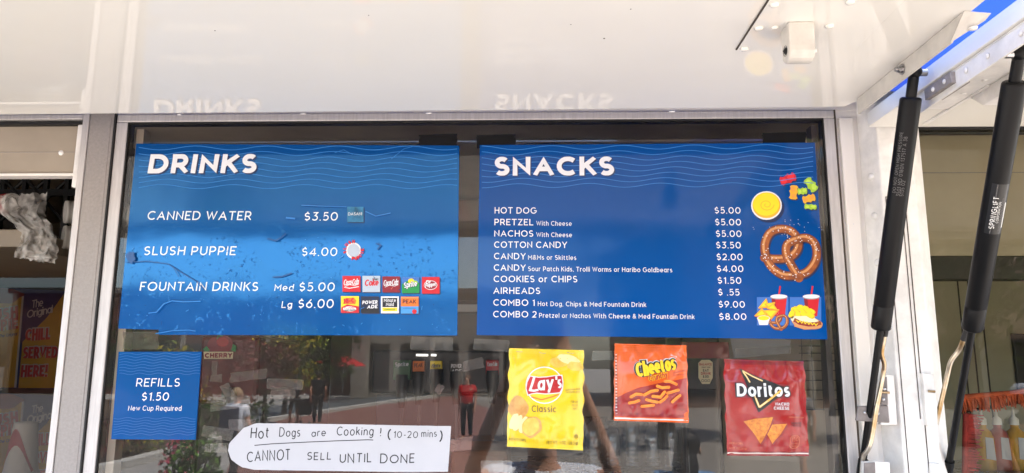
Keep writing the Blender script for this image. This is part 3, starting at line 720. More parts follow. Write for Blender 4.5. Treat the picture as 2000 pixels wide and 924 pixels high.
s.blob(258, 503, 9, 13, p_crack, 4, .3)
s.build('laminate_blisters', B1)
# the drink brand tiles
def tile(par, x0, y0, x1, y1, m, draw, Y=YB):
    s = Sheet(Y); s.k = 3; s.ppoly([(x0 + 1.6, y0 + 2), (x1 + 2, y0 + 2), (x1 + 2, y1 + 2), (x0 + 1.6, y1 + 2)], p_shadow); s.ppoly([(x0, y0), (x1, y0), (x1, y1), (x0, y1)], m); o = s.build('logo_tile', par)
    s2 = Sheet(Y); s2.k = s.k + 2; draw(s2, x0, y0, x1, y1); s2.build('lettering', o); return o
def script(t, c, y, cap, wt=.17, sl=.35, x0=.06, x1=.94):
    return lambda s, a, b, d, e: s.text(t, (a + (d - a) * x0, b + (e - b) * y + 1), (a + (d - a) * x1, b + (e - b) * y - 1), cap, c, wt, slant=sl, gap=.04, space=.2)
def coke(m2, c):
    def f(s, a, b, d, e):
        s.text('Coca-Cola', (a + 2, b + 19), (d - 4, b + 17), 12, c, .17, slant=.4, gap=.0)
        s.pstroke([(a + 5, b + 21), (a + 14, b + 17), (a + 24, b + 19), (d - 3, b + 16)], 1., c)
        if m2: s.disc((a + d) / 2, b + 25, 5, 5, p_dred); s.pstroke([((a + d) / 2, b + 25), ((a + d) / 2 + 3, b + 21)], .8, p_pink)
        else: s.pstroke([(a + 3, b + 22), (a + 14, b + 24), (d - 3, b + 21)], 1.4, c)
    return f
tile(B1, 669, 539, 704, 570, p_red, coke(0, p_white))
def diet(s, a, b, d, e):
    s.text('Coke', (a + 4, b + 20), (d - 4, b + 19), 13, p_red, .22, slant=.25, gap=.04); s.text('Diet', (a + 20, b + 9), (d - 3, b + 8.5), 5, p_black, .16, gap=.1)
tile(B1, 708, 539, 742.5, 570.5, p_silver, diet)
tile(B1, 747, 540, 781, 571, p_dred, coke(1, p_white))
def sprite(s, a, b, d, e):
    s.ppoly([(a, b), (d, b), (d, b + 12), (a + 17, b + 4), (a, b + 14)], p_lblue); s.disc(a + 18, b + 8, 6, 5, p_yel); s.disc(a + 26, b + 11, 5, 4, p_lime); s.text('Sprite', (a + 3.5, b + 23), (d - 4, b + 19), 12, p_navy, .34, slant=.2, gap=.02); s.text('Sprite', (a + 4, b + 22), (d - 4.5, b + 18), 11, p_white, .2, slant=.2, gap=.06)
tile(B1, 785, 541, 819, 572.5, p_green, sprite)
def pepper(s, a, b, d, e):
    s.disc(a + 17, b + 16, 13, 9, p_white); s.disc(a + 17, b + 16, 12, 8, p_dred); s.text('Dr', (a + 8, b + 14), (a + 18, b + 12.5), 7, p_white, .2, slant=.2, gap=.05); s.text('Pepper', (a + 7, b + 21), (a + 28, b + 17.5), 8, p_white, .2, slant=.2, gap=.05)
tile(B1, 824, 541, 858.5, 573.5, p_red, pepper)
def punch(s, a, b, d, e):
    s.ppoly([(a + 1, b + 22), (a + 12, b + 16), (d, b + 20), (d, e), (a, e)], p_red); s.ppoly([(a + 4, b + 15), (a + 9, b + 4), (a + 24, b + 3), (d - 5, b + 8), (d - 7, b + 16)], p_orange); s.text('HI-C', (a + 6, b + 15), (a + 27, b + 13), 10, p_red, .3, gap=.08)
    s.disc(a + 17, b + 25, 13, 5, p_white); s.text('FLASHIN', (a + 7, b + 25.5), (a + 27, b + 24.5), 4, p_red, .2); s.text('FRUIT PUNCH', (a + 7, b + 30), (a + 28, b + 29), 3.6, p_black, .2)
tile(B1, 666, 578.5, 701, 611, p_yel, punch)
def power(s, a, b, d, e):
    s.ppoly([(a, b + 24), (d, b + 22), (d, e), (a, e)], p_black); s.text('POWER', (a + 2.5, b + 15.5), (d - 3, b + 14.5), 7, p_white, .24, slant=.15, gap=.12); s.text('ADE', (a + 12, b + 24), (d - 3, b + 23), 7, p_white, .24, slant=.15, gap=.12)
tile(B1, 705, 579, 740, 611.5, p_navy, power)
def minute(s, a, b, d, e):
    s.ppoly([(a + 3, b + 3), (d - 3, b + 3), (d - 3, b + 21), (a + 3, b + 21)], p_black); s.ppoly([(a + 3, b + 22), (d - 3, b + 22), (d - 3, b + 29), (a + 3, b + 29)], p_yel); s.text('Minute', (a + 6, b + 11), (d - 6, b + 11), 7, p_white, .15); s.text('Maid', (a + 10, b + 19), (d - 10, b + 19), 7, p_white, .15); s.text('LEMONADE', (a + 7, b + 27.3), (d - 7, b + 27.3), 3.4, p_green, .2)
tile(B1, 744, 579, 779, 612, p_white, minute)
def peak(s, a, b, d, e):
    s.ppoly([(a, b + 19), (d, b + 19), (d, e), (a, e)], p_sky); s.ppoly([(a, b + 1), (d, b + 1), (d, b + 3), (a, b + 3)], p_lbrown); s.text('PEAK', (a + 3.5, b + 13.5), (d - 5, b + 13.5), 8, p_dbrown, .22, gap=.12); s.disc(d - 8, b + 29, 4.5, 4.5, p_red); s.pstroke([(a + 4, b + 23), (d - 6, b + 23)], 1.2, p_lblue)
tile(B1, 783, 579.5, 817.5, 612.5, p_orange, peak)
tile(B1, 678, 404, 710, 434, p_teal, lambda s, a, b, d, e: s.text('DASANI', (a + 2, b + 17), (d - 3, b + 16.5), 6, p_white, .14, gap=.14))
s = Sheet(YB); s.k = 3; s.disc(690.5, 489.5, 15, 16, p_white); s.disc(690.5, 489.5, 12, 13, p_silver); LG = s.build('logo_badge', B1, 'small round slush drink badge with red lettering round it')
s = Sheet(YB); s.k = 8
def ringtext(s, t, cx, cy, r, a0, a1, cap, m, wt, flip=False):
    n = len(t)
    for i, ch in enumerate(t):
        a = R(a0 + (a1 - a0) * (i + .5) / n); ux, uy = (math.sin(a), -math.cos(a)) if flip else (-math.sin(a), math.cos(a))
        x, y = cx + r * math.cos(a), cy - r * math.sin(a); dx_, dy_ = ux, -uy
        if not flip: dx_, dy_ = math.sin(a), math.cos(a)
        else: dx_, dy_ = -math.sin(a), -math.cos(a)
        hwid = cap * .42; s.text(ch, (x - dx_ * hwid, y - dy_ * hwid), (x + dx_ * hwid, y + dy_ * hwid), cap, m, wt)
ringtext(s, 'SLUSH', 690, 489, 13.5, 205, 75, 6.5, p_red, .3); ringtext(s, 'PUPPIE', 692, 489, 19.5, 252, 372, 6.5, p_red, .3, True)
s.build('lettering', LG)

# ---- SNACKS
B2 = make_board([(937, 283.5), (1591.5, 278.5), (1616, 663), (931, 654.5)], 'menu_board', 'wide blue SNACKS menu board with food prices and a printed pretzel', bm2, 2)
s = Sheet(YB)
waves(s, 8, 941, 1588, 289, 10.6, 3.9, 139, 1.3, .42, lambda x: -(x - 940) * .0045)
s.build('wave_pattern', B2)
s = Sheet(YB, 9e-5); s.k = 6
s.text('SNACKS', (967, 345.5), (1202.5, 345), 38, p_shadow, .225, gap=.13); s.k = 12; s.text('SNACKS', (965, 343.5), (1200, 343), 38, p_white, .225, gap=.13); s.build('heading', B2)
for t, x1, y, sub, x2 in (('HOT DOG', 1048, 417, None, 0), ('PRETZEL', 1041.5, 439.8, 'With Cheese', 1116.5), ('NACHOS', 1041.5, 462, 'With Cheese', 1117), ('COTTON CANDY', 1107.5, 484, None, 0), ('CANDY', 1026.5, 506.3, 'M&Ms or Skittles', 1125.5), ('CANDY', 1026.5, 528.7, 'Sour Patch Kids, Trolli Worms or Haribo Goldbears', 1313), ('COOKIES or CHIPS', 1127.5, 551, None, 0), ('AIRHEADS', 1055, 573.8, None, 0), ('COMBO 1', 1044.5, 597, 'Hot Dog, Chips & Med Fountain Drink', 1262), ('COMBO 2', 1048, 619.8, 'Pretzel or Nachos With Cheese & Med Fountain Drink', 1356.5)):
    x0 = 966 - (y - 417) * .014; line(B2, t, (x0, y), (x1, y + .5), 12.6, .14)
    if sub: xs = {1041.5: 1047.5, 1026.5: 1031.5, 1044.5: 1050.5, 1048: 1053}[x1]; line(B2, sub, (xs, y + .8), (x2, y + (x2 - xs) * .009 + .8), 9.2, .13)
for t, x0, x1, y in (('$5.00', 1395.5, 1446.5, 417), ('$5.00', 1396.5, 1447.5, 440), ('$5.00', 1398, 1448.5, 462.6), ('$3.50', 1398.5, 1447, 485), ('$2.00', 1399.5, 1450.5, 508), ('$4.00', 1400, 1452, 531), ('$1.50', 1401.5, 1448, 554), ('$ .55', 1402.5, 1444.5, 577), ('$9.00', 1403.5, 1455, 600.7), ('$8.00', 1404.5, 1458, 624.6)):
    line(B2, t, (x0, y), (x1, y + .4), 13, .13, 'price')
Z2 = lambda x, y: (1280 + x / 2.31, 260 + y / 2.31)
def zp(l): return [Z2(*q) for q in l]
# printed food pictures
s = Sheet(YB); s.k = 3
s.disc(1501, 406, 31, 29, p_shadow); s.disc(1497, 401.5, 30, 28, p_white); s.disc(1497, 401, 27.6, 25.2, p_gold); s.disc(1496, 399, 25.5, 22.5, p_yel); s.pstroke([(1497 + 15 * math.cos(w * .5) * (1 - w * .04), 400 + 12 * math.sin(w * .5) * (1 - w * .04)) for w in range(0, 22)], 1.4, p_gold)
s.build('printed_cheese_dip', B2)
def gummy(x, y, L, w, rot, m, m2):
    s = Sheet(YB); s.k = 3; c, t = math.cos(R(rot)), math.sin(R(rot)); f = lambda a, b: (x + a * c - b * t, y - (a * t + b * c))
    body = [f(L * .5 * px_, w * .5 * py_) for px_, py_ in ((-1, -.55), (-.8, -1), (-.5, -.7), (-.2, -.75), (.15, -1.05), (.35, -.75), (.55, -.75), (.75, -.95), (.95, -.6), (1, 0), (.95, .6), (.75, .95), (.55, .75), (.35, .75), (.15, 1.05), (-.2, .75), (-.5, .7), (-.8, 1), (-1, .55))]
    s.ppoly([(a + 2, b + 2.5) for a, b in body], p_shadow); s.ppoly(body, m); q = f(L * .22, w * .1); s.blob(q[0], q[1], L * .2, w * .26, m2, x, .2, rot=rot); q = f(-L * .26, -w * .05); s.blob(q[0], q[1], L * .16, w * .24, m2, x + 1, .2, rot=rot); s.build('printed_gummy_bear', B2)
p_r2 = mk_('bright_red', (232, 40, 40)); p_o2 = mk_('bright_orange', (248, 158, 60)); p_g2 = mk_('bright_lime', (190, 222, 80))
for a in ((1539, 349.5, 32, 19, 22, p_red, p_r2), (1550, 375.5, 28, 17, 85, p_gold, p_o2), (1567, 373.5, 19, 14, 5, p_lime, p_g2), (1584, 361, 30, 19, -52, p_lime, p_g2), (1580, 388, 25, 16, 15, p_gold, p_o2), (1583, 404, 24, 11, -5, p_lime, p_g2)): gummy(*a)
def pretzel(cx, cy, k, w, salt, par):
    path = [(492, 562), (550, 568), (605, 560), (640, 525), (643, 480), (612, 442), (560, 432), (516, 452), (494, 500), (497, 550), (522, 602), (570, 638), (622, 643), (682, 628), (720, 582), (728, 532), (714, 492), (680, 473), (640, 480), (596, 502), (590, 545), (610, 590), (638, 636), (648, 654)]
    fine = []
    for i in range(len(path) - 1):
        p0, p1, p2, p3 = (Vector(path[j]) for j in (max(i - 1, 0), i, i + 1, min(i + 2, len(path) - 1)))
        for n in range(4):
            t = n / 4; v = .5 * ((2 * p1) + (p2 - p0) * t + (2 * p0 - 5 * p1 + 4 * p2 - p3) * t * t + (3 * p1 - p0 - 3 * p2 + p3) * t ** 3); fine.append(v)
    fine.append(Vector(path[-1])); f = [(cx + (v.x - 610) / 2.31 * k, cy + (v.y - 543) / 2.31 * k) for v in fine]
    s = Sheet(YB, 4e-5); s.k = 3; parts = [f[:32], f[30:66], f[64:]]
    s.pstroke([(a + 2.5 * k, b + 3 * k) for a, b in f], w * .98, p_shadow)
    for q in (f[0:36], f[34:74], f[72:]):
        s.pstroke(q, w, p_dbrown); s.pstroke(q, w * .84, p_brown); s.pstroke([(a - w * .12, b - w * .14) for a, b in q], w * .26, p_lbrown)
    for e_ in (f[0], f[-1]): s.disc(e_[0], e_[1], w * .5, w * .5, p_brown)
    r = random.Random(5)
    for i in range(salt):
        a, b = r.choice(f); a += r.gauss(0, w * .25); b += r.gauss(0, w * .25); s.disc(a, b, .9 * k + .2, .8 * k + .2, p_white, n=6)
    for i in range(salt // 4):
        a = cx + r.gauss(0, 34 * k); b = cy - 52 * k + r.gauss(0, 9 * k); s.disc(a, b, .8 * k, .7 * k, p_silver, n=6)
    return s.build('printed_pretzel', par)
pretzel(1544, 495, 1., 17, 110, B2)
def combo(dx, food):
    s = Sheet(YB); s.k = 2; s.ppoly(zp([(458 + dx, 740), (600 + dx, 740), (600 + dx, 868), (458 + dx, 868)]), p_lblue); o = s.build('printed_combo_meal', B2, food)
    d2 = dx - (0 if dx == 0 else 2); s = Sheet(YB); s.k = 4
    s.pstroke(zp([(563 + d2, 690), (557 + d2, 735)]), 3.2, p_red); s.ppoly(zp([(523 + d2, 742), (593 + d2, 742), (584 + d2, 826), (534 + d2, 826)]), p_red); s.ppoly(zp([(523 + d2, 742), (540 + d2, 742), (546 + d2, 826), (534 + d2, 826)]), p_dred); s.disc(*Z2(557 + d2, 740), 17, 4.5, p_grey); s.disc(*Z2(557 + d2, 737), 16.5, 4, p_white); s.build('cup', o)
    return o
o = combo(0, 'printed nachos with cheese, pretzel and red cup')
s = Sheet(YB); s.k = 14; r = random.Random(2)
for q in ([(462, 790), (500, 745), (512, 785)], [(490, 770), (540, 762), (520, 800)], [(445, 825), (480, 790), (515, 830)], [(480, 800), (558, 795), (520, 840)], [(500, 790), (530, 768), (552, 800)], [(455, 835), (500, 810), (500, 850)]):
    s.ppoly(zp([(a + 2, b + 3) for a, b in q]), p_orange); s.ppoly(zp(q), p_gold); c = (sum(a for a, b in q) / 3, sum(b for a, b in q) / 3); s.ppoly(zp([(c[0] + (a - c[0]) * .6, c[1] + (b - c[1]) * .6) for a, b in q]), p_yel)
s.ppoly(zp([(458, 835), (515, 835), (506, 866), (468, 866)]), p_white); s.disc(*Z2(487, 836), 12.5, 5.5, p_white); s.disc(*Z2(487, 835), 11, 4.4, p_yel); s.build('nachos', o)
pretzel(1520, 627, .34, 6.2, 14, o)
o = combo(148, 'printed hot dog, chips and red cup')
s = Sheet(YB); s.k = 14
for x, y in ((625, 800), (650, 790), (680, 795), (640, 820), (700, 805), (665, 812), (615, 815), (695, 822)): s.blob(*Z2(x + 3, y + 2), 9, 6, p_gold, x, .3, rot=x); s.blob(*Z2(x, y), 8, 5.4, p_yel, x, .3, rot=x)
s.build('chips', o)
s = Sheet(YB, 4e-5); s.k = 40
s.blob(*Z2(682, 856), 31, 12, p_lbrown, 1, .1, rot=-8); s.blob(*Z2(676, 846), 29, 9, p_cream, 2, .1, rot=-8); s.pstroke(zp([(624, 842), (650, 856), (690, 864), (725, 862), (745, 856)]), 8, p_dred); s.pstroke(zp([(624, 841), (650, 854), (690, 862), (725, 860), (745, 854)]), 4.5, p_brown)
s.pstroke(zp([(635 + 8 * i, 848 + i * 1.4 + (5 if i % 2 else -5)) for i in range(13)]), 1.6, p_yel); s.pstroke(zp([(626, 868), (670, 882), (720, 880), (745, 868)]), 4, p_lbrown); s.build('hot_dog', o)

# ---- REFILLS
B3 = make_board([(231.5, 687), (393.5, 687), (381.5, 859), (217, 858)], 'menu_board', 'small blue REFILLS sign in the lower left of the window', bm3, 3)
s = Sheet(YB); pw3 = mk_('refill_wave', (24, 96, 164)); waves(s, 8, 233, 391, 691, 5.6, 1.5, 37, .8, .35, None, pw3); waves(s, 7, 222, 382, 817, 5.2, 1.5, 37, .8, .35, None, pw3); s.build('wave_pattern', B3)
line(B3, 'REFILLS', (265.5, 755), (350.5, 755), 15.5, .11, slant=.06); line(B3, '$1.50', (276, 782.5), (329, 782.5), 15.5, .125, 'price', slant=.06); line(B3, 'New Cup Required', (250, 802), (354, 802.5), 9.4, .12, slant=.06)

# ---- handwritten note
m_paper = mat('white_paper', (190, 191, 196), .7, var=.05, vscale=8, bump=.16, bscale=9)
m_ink = mat('marker_ink', (24, 24, 28), .6)
_o = ((445, 880), (447, 868), (455, 858), (476, 835.5), (501, 826.8), (560, 827), (700, 829), (790, 831), (881, 832.3), (878, 880), (875, 921.5), (800, 922.5), (640, 920), (496, 917.7), (473, 912.8), (452, 898))
_p = []
for i in range(len(_o)):
    (a, c), (a2, c2) = _o[i], _o[(i + 1) % len(_o)]; n_ = max(1, int(math.dist((a, c), (a2, c2)) / 6)); amp_ = 1.5 if a < 480 and a2 < 510 else .35
    for k_ in range(n_): t_ = k_ / n_; _p.append((a + (a2 - a) * t_ + amp_ * noise.noise(Vector((i * 3 + t_ * 5, 1, 0))), c + (c2 - c) * t_ + amp_ * noise.noise(Vector((i * 3 + t_ * 5, 7, 0)))))
b = MB(); b.prism([P(a, c, -.0012) for a, c in _p], (0, .0004, 0), m_paper)
NT = b.build('paper_note'); tag(NT, 'white torn paper note with handwriting about hot dogs cooking', 'note')
for t, a, b_, cap in (('Hot', (489, 857), (525, 856), 22), ('Dogs', (545, 853), (586, 853), 17), ('are', (608, 853), (636, 852), 14), ('Cooking', (657, 851), (729, 851), 17), ('!', (741, 852), (744, 852), 16), ('(', (756, 858), (764, 858), 20), ('10-20', (768, 855.5), (816, 855), 12.5), ('mins', (823, 855), (853, 853.5), 14), (')', (857, 862), (864, 862), 22), ('CANNOT', (482, 903), (567, 899), 20), ('SELL', (599, 899), (647, 898), 15.5), ('UNTIL', (663, 905), (726, 903), 18), ('DONE', (742, 905), (810, 904), 17.5)):
    s = Sheet(-.0012, 4e-5); s.text(t, a, b_, cap, m_ink, .12, jit=.17, slant=.05, gap=.22, hand=1); s.build('handwriting', NT)
s = Sheet(-.0012, 4e-5); s.pstroke([(497, 870), (530, 867), (600, 863.5), (660, 861), (718, 859), (729, 859.5)], 1.6, m_ink); s.build('underline', NT)

# ------------------------------------------------------------------ snack bags in clear sleeves behind the glass
m_sleeve = clear('clear_sleeve', (255, 255, 255), 1.3, .008, rough=.03)
YG = -.017
def foil(name, rgb, rgb2=None):
    return mat(name, rgb, .2, metal=0, bump=.34, bscale=16, coat=.35, coat_r=.08, var=.05, vscale=5)
class Bag:
    def __init__(s, name, label, px, m, mstrip, mbot, seed):
        s.q = [P(a, b, YG) for a, b in px]; s.seed = seed; TL, TR_, BR, BL = s.q
        s.x0 = (TL.x + BL.x) / 2; s.x1 = (TR_.x + BR.x) / 2; s.z1 = (TL.z + TR_.z) / 2; s.z0 = (BL.z + BR.z) / 2
        n, k = 70, 100; vs = []; fs = []; ms = []; b = MB()
        for side in (1, -1):
            vv = []
            for j in range(k + 1):
                for i in range(n + 1):
                    u, v = i / n, j / k; p = BL.lerp(BR, u).lerp(TL.lerp(TR_, u), v)
                    ed = noise.noise(Vector((v * 9, seed, 2))) * .0034; p.x += ed * (1 if u > .5 else -1) * (abs(u - .5) * 2) ** 4
                    p.y -= s.h(p.x, p.z) * side if side > 0 else -s.h(p.x, p.z) * .6 - .0004; vv.append(p)
            f1, f2, f3 = [], [], []
            for j in range(k):
                for i in range(n):
                    a = j * (n + 1) + i; f = (a, a + 1, a + n + 2, a + n + 1)
                    (f2 if j >= k - 5 else f3 if j < 5 else f1).append(f if side > 0 else f[::-1])
            base = len(b.v); b.add(vv, f1, m, True)
            for ff, mm in ((f2, mstrip), (f3, mbot)):
                kk = b.mi(mm)
                for f in ff: b.f.append([base + i_ for i_ in f]); b.m.append(kk); b.sm.append(True)
        s.o = b.build(name); tag(s.o, label, 'snack bag', 'snack bags taped up in the window')
    def h(s, x, z):
        TL, TR_, BR, BL = s.q; v = min(1, max(0, (z - s.z0) / (s.z1 - s.z0)))
        xa = BL.x + (TL.x - BL.x) * v; xb = BR.x + (TR_.x - BR.x) * v; u = min(1, max(0, (x - xa) / (xb - xa)))
        e = (1 - abs(2 * u - 1) ** 3) * (1 - abs(2 * v - 1) ** 4); hh = .015 * e
        sl = max(0, 1 - v * 7) + max(0, 1 - (1 - v) * 7)
        hh += .0012 * sl * math.sin(z * 2 * math.pi / .0045) * .5
        pu = (max(0, 1 - abs(v - .10) * 8) + max(0, 1 - abs(v - .90) * 8)); hh += .0042 * pu * math.sin(u * 23 + s.seed + 2 * noise.noise(Vector((u * 4, s.seed, 0))))
        hh += .0030 * noise.noise(Vector((x * 22 + z * 9, z * 16, s.seed))) * min(1, e * 2); hh += .0028 * (abs(noise.noise(Vector((x * 17 - z * 14, z * 12 + x * 8, s.seed + 5)))) - .2) * min(1, e * 2)
        return hh
    def sheet(s): return Sheet(YG - .00035, 1.6e-4)
    def part(s, sh, name, label=None): return sh.build(name, s.o, label, cell=.0035, yfun=s.h)
    def sleeve(s, px):
        b = MB(); b.add([P(a, c, YG - .0225) for a, c in px], [tuple(range(len(px)))], m_sleeve); return b.build('plastic_sleeve', s.o)
Z7 = lambda x, y: (880 + x / 3.04, 620 + y / 3.04)
Z8 = lambda x, y: (1240 + x / 3.0386, 620 + y / 3.0386)
z7 = lambda l: [Z7(*q) for q in l]; z8 = lambda l: [Z8(*q) for q in l]
f_yel = foil('yellow_foil', (230, 200, 12)); f_yel2 = foil('pale_yellow_foil', (232, 206, 40)); f_org = foil('orange_foil', (224, 92, 12)); f_red = foil('red_foil', (156, 14, 20)); f_red2 = foil('dark_red_foil', (128, 10, 18)); f_wh = foil('white_foil', (226, 216, 210))
g_red = mk_('bag_red', (186, 18, 26), .3); g_yel = mk_('bag_yellow', (250, 204, 24), .3); g_brn = mk_('bag_brown', (92, 58, 20), .4); g_pot = mk_('potato', (222, 176, 96), .4, rgb2=(196, 138, 62), vscale=70); g_cut = mk_('potato_slice', (246, 228, 160), .4); g_chip = mk_('crisp', (240, 206, 96), .4, rgb2=(226, 178, 66), vscale=80); g_nacho = mk_('corn_chip', (228, 150, 48), .4, rgb2=(180, 92, 22), vscale=140); g_fl = mk_('flame_gold', (248, 190, 90), .35); g_puff = mk_('cheese_puff', (252, 150, 40), .4, rgb2=(240, 118, 24), vscale=160)
LB = Bag('snack_bag', 'yellow potato crisp bag with a round red and yellow logo', [(995, 680), (1140, 684), (1139, 880), (990, 872)], f_yel, f_yel2, f_yel2, 1)
s = LB.sheet(); s.k = 1
s.blob(*Z7(655, 258), 21, 12, g_chip, 2, .15, rot=10); s.blob(*Z7(700, 250), 22, 9, g_cut, 3, .15, rot=-15); s.blob(*Z7(742, 290), 16, 9, g_chip, 5, .15, rot=-10); LB.part(s, 'printed_crisps')
s = LB.sheet(); s.k = 1
s.blob(*Z7(402, 535), 20, 21, g_pot, 7, .12)
for x, y, r in ((376, 615, 35), (398, 625, 30), (432, 635, 20)): s.blob(*Z7(x + 4, y), 7.5, 17, g_pot, x, .08, rot=-22); s.blob(*Z7(x, y), 7, 16.5, g_cut, x, .08, rot=-22)
s.blob(*Z7(482, 648), 18.5, 21, g_pot, 3, .08, rot=-30); s.blob(*Z7(476, 645), 15.5, 18, g_chip, 3, .08, rot=-30); LB.part(s, 'printed_potatoes')
s = LB.sheet(); s.k = 2
s.disc(1063.2, 752, 36.5, 36, p_white); s.disc(1063.2, 752, 34.6, 34, g_yel); s.disc(1063.2, 744, 30, 22, f_yel); s.pstroke(z7([(480, 470), (540, 487), (600, 470), (640, 455)]), 2.2, p_orange)
s.ppoly(z7([(446, 420), (452, 380), (470, 345), (520, 352), (570, 350), (620, 342), (662, 340), (668, 385), (664, 420), (650, 448), (610, 452), (560, 455), (510, 450), (480, 455), (458, 464)]), p_white); s.ppoly(z7([(451, 420), (457, 384), (474, 350), (520, 357), (570, 355), (620, 347), (657, 346), (663, 385), (659, 418), (646, 443), (610, 447), (560, 450), (510, 445), (480, 450), (461, 457)]), g_red)
s.stroke([s.p(*Z7(*q)) for q in ((498, 350), (486, 390), (470, 436))], .0046, p_white); s.stroke([s.p(*Z7(*q)) for q in ((468, 430), (495, 434), (522, 428))], .0042, p_white)
LBG = LB.part(s, 'logo_badge')
s = LB.sheet(); s.k = 20; s.text('ay', (1050, 763), (1080, 760), 26, p_white, .2, slant=.16, gap=.16); s.text("'s", (1085, 759), (1096, 758), 24, p_white, .22, slant=.16, gap=.1); sh_ = s.build('lettering', LBG, cell=.0035, yfun=LB.h)
for t, a, b_, c, w_ in (('Classic', (1038.5, 804), (1085.5, 804.5), 12.5, .13), ('NET WT. 1 OZ. (28.3 g)', (1067, 866.5), (1129, 868.5), 6.2, .13), ('GUARANTEED FRESH', (1104, 763), (1133, 761), 2.8, .16), ('100% PRINTED DATE'.replace('%', ''), (1105, 767), (1132, 766.5), 2.6, .16), ('FEB 24', (1114, 786), (1128, 786.3), 4, .13), ('112 23', (1116, 793), (1128, 793.3), 4, .13), ('0027', (1118, 799.5), (1127, 799.7), 3.6, .13), ('POTATO CHIPS', (994, 860), (1027, 862), 5, .13)):
    s = LB.sheet(); s.k = 2; s.text(t, a, b_, c, g_brn, w_); LB.part(s, 'lettering')
s = LB.sheet(); s.k = 2; s.pstroke([(1125 + 3.5 * math.cos(i * .45), 852 + 3.5 * math.sin(i * .45)) for i in range(15)], .8, g_brn); s.pstroke([(1123.5, 854), (1123.5, 850.5), (1126.5, 850.5), (1126.5, 854)], .7, g_brn); LB.part(s, 'printed_mark')
SLV = LB.sleeve([(991, 672), (1143, 676), (1141, 882), (1116, 889), (1056, 887), (1054, 881), (990, 874)])
for a, b_, c, d in ((1008, 686, 1021, 687), (1053, 688, 1066, 690), (1107, 688, 1121, 690)): MB().tube([P(a, b_, YG - .0228), P((a + c) / 2, (b_ + d) / 2 + 1, YG - .0232), P(c, d, YG - .0228)], .0005, m_steel, 6).build('staple', SLV)

CB = Bag('snack_bag', 'orange and red cheese puff bag with slanted yellow lettering', [(1200, 671), (1341, 674.5), (1345, 826), (1199, 821.5)], f_org, f_org, f_org, 2)
s = CB.sheet(); s.k = 1
s.ppoly([(1202, 778), (1220, 768), (1245, 757), (1283, 748.5), (1341, 738.5), (1343.5, 817), (1200, 813)], f_red); s.ppoly([(1200, 815), (1343, 819.5), (1343, 822), (1200, 818)], p_white); CB.part(s, 'printed_red_panel')
s = CB.sheet(); s.k = 8; s.text('Cheetos', (1240, 739), (1320, 724), 33, p_white, .62, slant=.18, gap=-.22); CB.part(s, 'lettering')
s = CB.sheet(); s.k = 14; s.text('Cheetos', (1240, 739), (1320, 724), 32, p_black, .52, slant=.18, gap=-.12); CB.part(s, 'lettering')
s = CB.sheet(); s.k = 20; s.text('Cheetos', (1242, 737.5), (1318, 723), 29, g_yel, .25, slant=.18, gap=.12); CB.part(s, 'lettering')
s = CB.sheet(); s.k = 14; s.text('Crunchy', (1265, 746), (1302, 736), 12, g_yel, .42, slant=.15, gap=-.08); s.k = 19; s.text('Crunchy', (1265.5, 745.3), (1301.5, 735.6), 11, g_red, .2, slant=.15, gap=.1); CB.part(s, 'lettering')
s = CB.sheet(); s.k = 6
for q in ([(250, 400), (262, 416), (276, 424)],): pass
for pts in ([(170, 378), (200, 378), (240, 396)], [(185, 448), (215, 440), (252, 430)], [(215, 500), (240, 478), (262, 462)], [(60, 485), (95, 495), (125, 500)], [(35, 525), (70, 522), (102, 518)], [(140, 500), (165, 482), (180, 465)], [(-30, 470), (0, 452), (30, 455)], [(45, 458), (85, 436), (122, 430)], [(95, 465), (140, 470), (165, 440)], [(-40, 505), (-10, 500), (15, 490)], [(120, 405), (150, 415), (190, 412)]):
    q = z8(pts); s.pstroke([(a + 1, b_ + 1.4) for a, b_ in q], 6, p_dred); s.pstroke(q, 5.6, g_puff); s.pstroke([(a - .4, b_ - 1) for a, b_ in q], 1.6, p_o2); [s.disc(e_[0], e_[1], 2.8, 2.8, g_puff, n=10) for e_ in (q[0], q[-1])]
CB.part(s, 'printed_cheese_puffs')
for t, a, b_, c, m_ in (('160', (1321, 795), (1334, 795.5), 8, p_dred), ('CALORIES', (1320, 800), (1335, 800.5), 3, p_dred), ('NET WT. 1 OZ. (28.3 g)', (1210, 809), (1252, 810.5), 4.4, p_dred), ('CHEESE FLAVORED SNACKS', (1283, 812), (1337, 814), 3.6, p_dred), ('GUARANTEED FRESH', (1312, 730), (1338, 725), 3, p_dred), ('UNTIL PRINTED DATE', (1312, 734), (1338, 733), 2.6, p_dred), ('CHEETOS BRAND'.replace('CHEETOS ', ''), (1308, 695), (1320, 699), 2.6, p_white)):
    s = CB.sheet(); s.k = 5; s.text(t, a, b_, c, m_, .14); CB.part(s, 'lettering')
s = CB.sheet(); s.k = 3; [s.pstroke([(1201.3 - .4 * 0, y), (1204.5, y)], .8 + (i % 3) * .5, p_white if i % 2 else p_black) for i, y in enumerate(range(690, 808, 3))]; CB.part(s, 'printed_barcode')
CB.sleeve([(1198, 664), (1344, 668), (1347, 829), (1200, 825)])

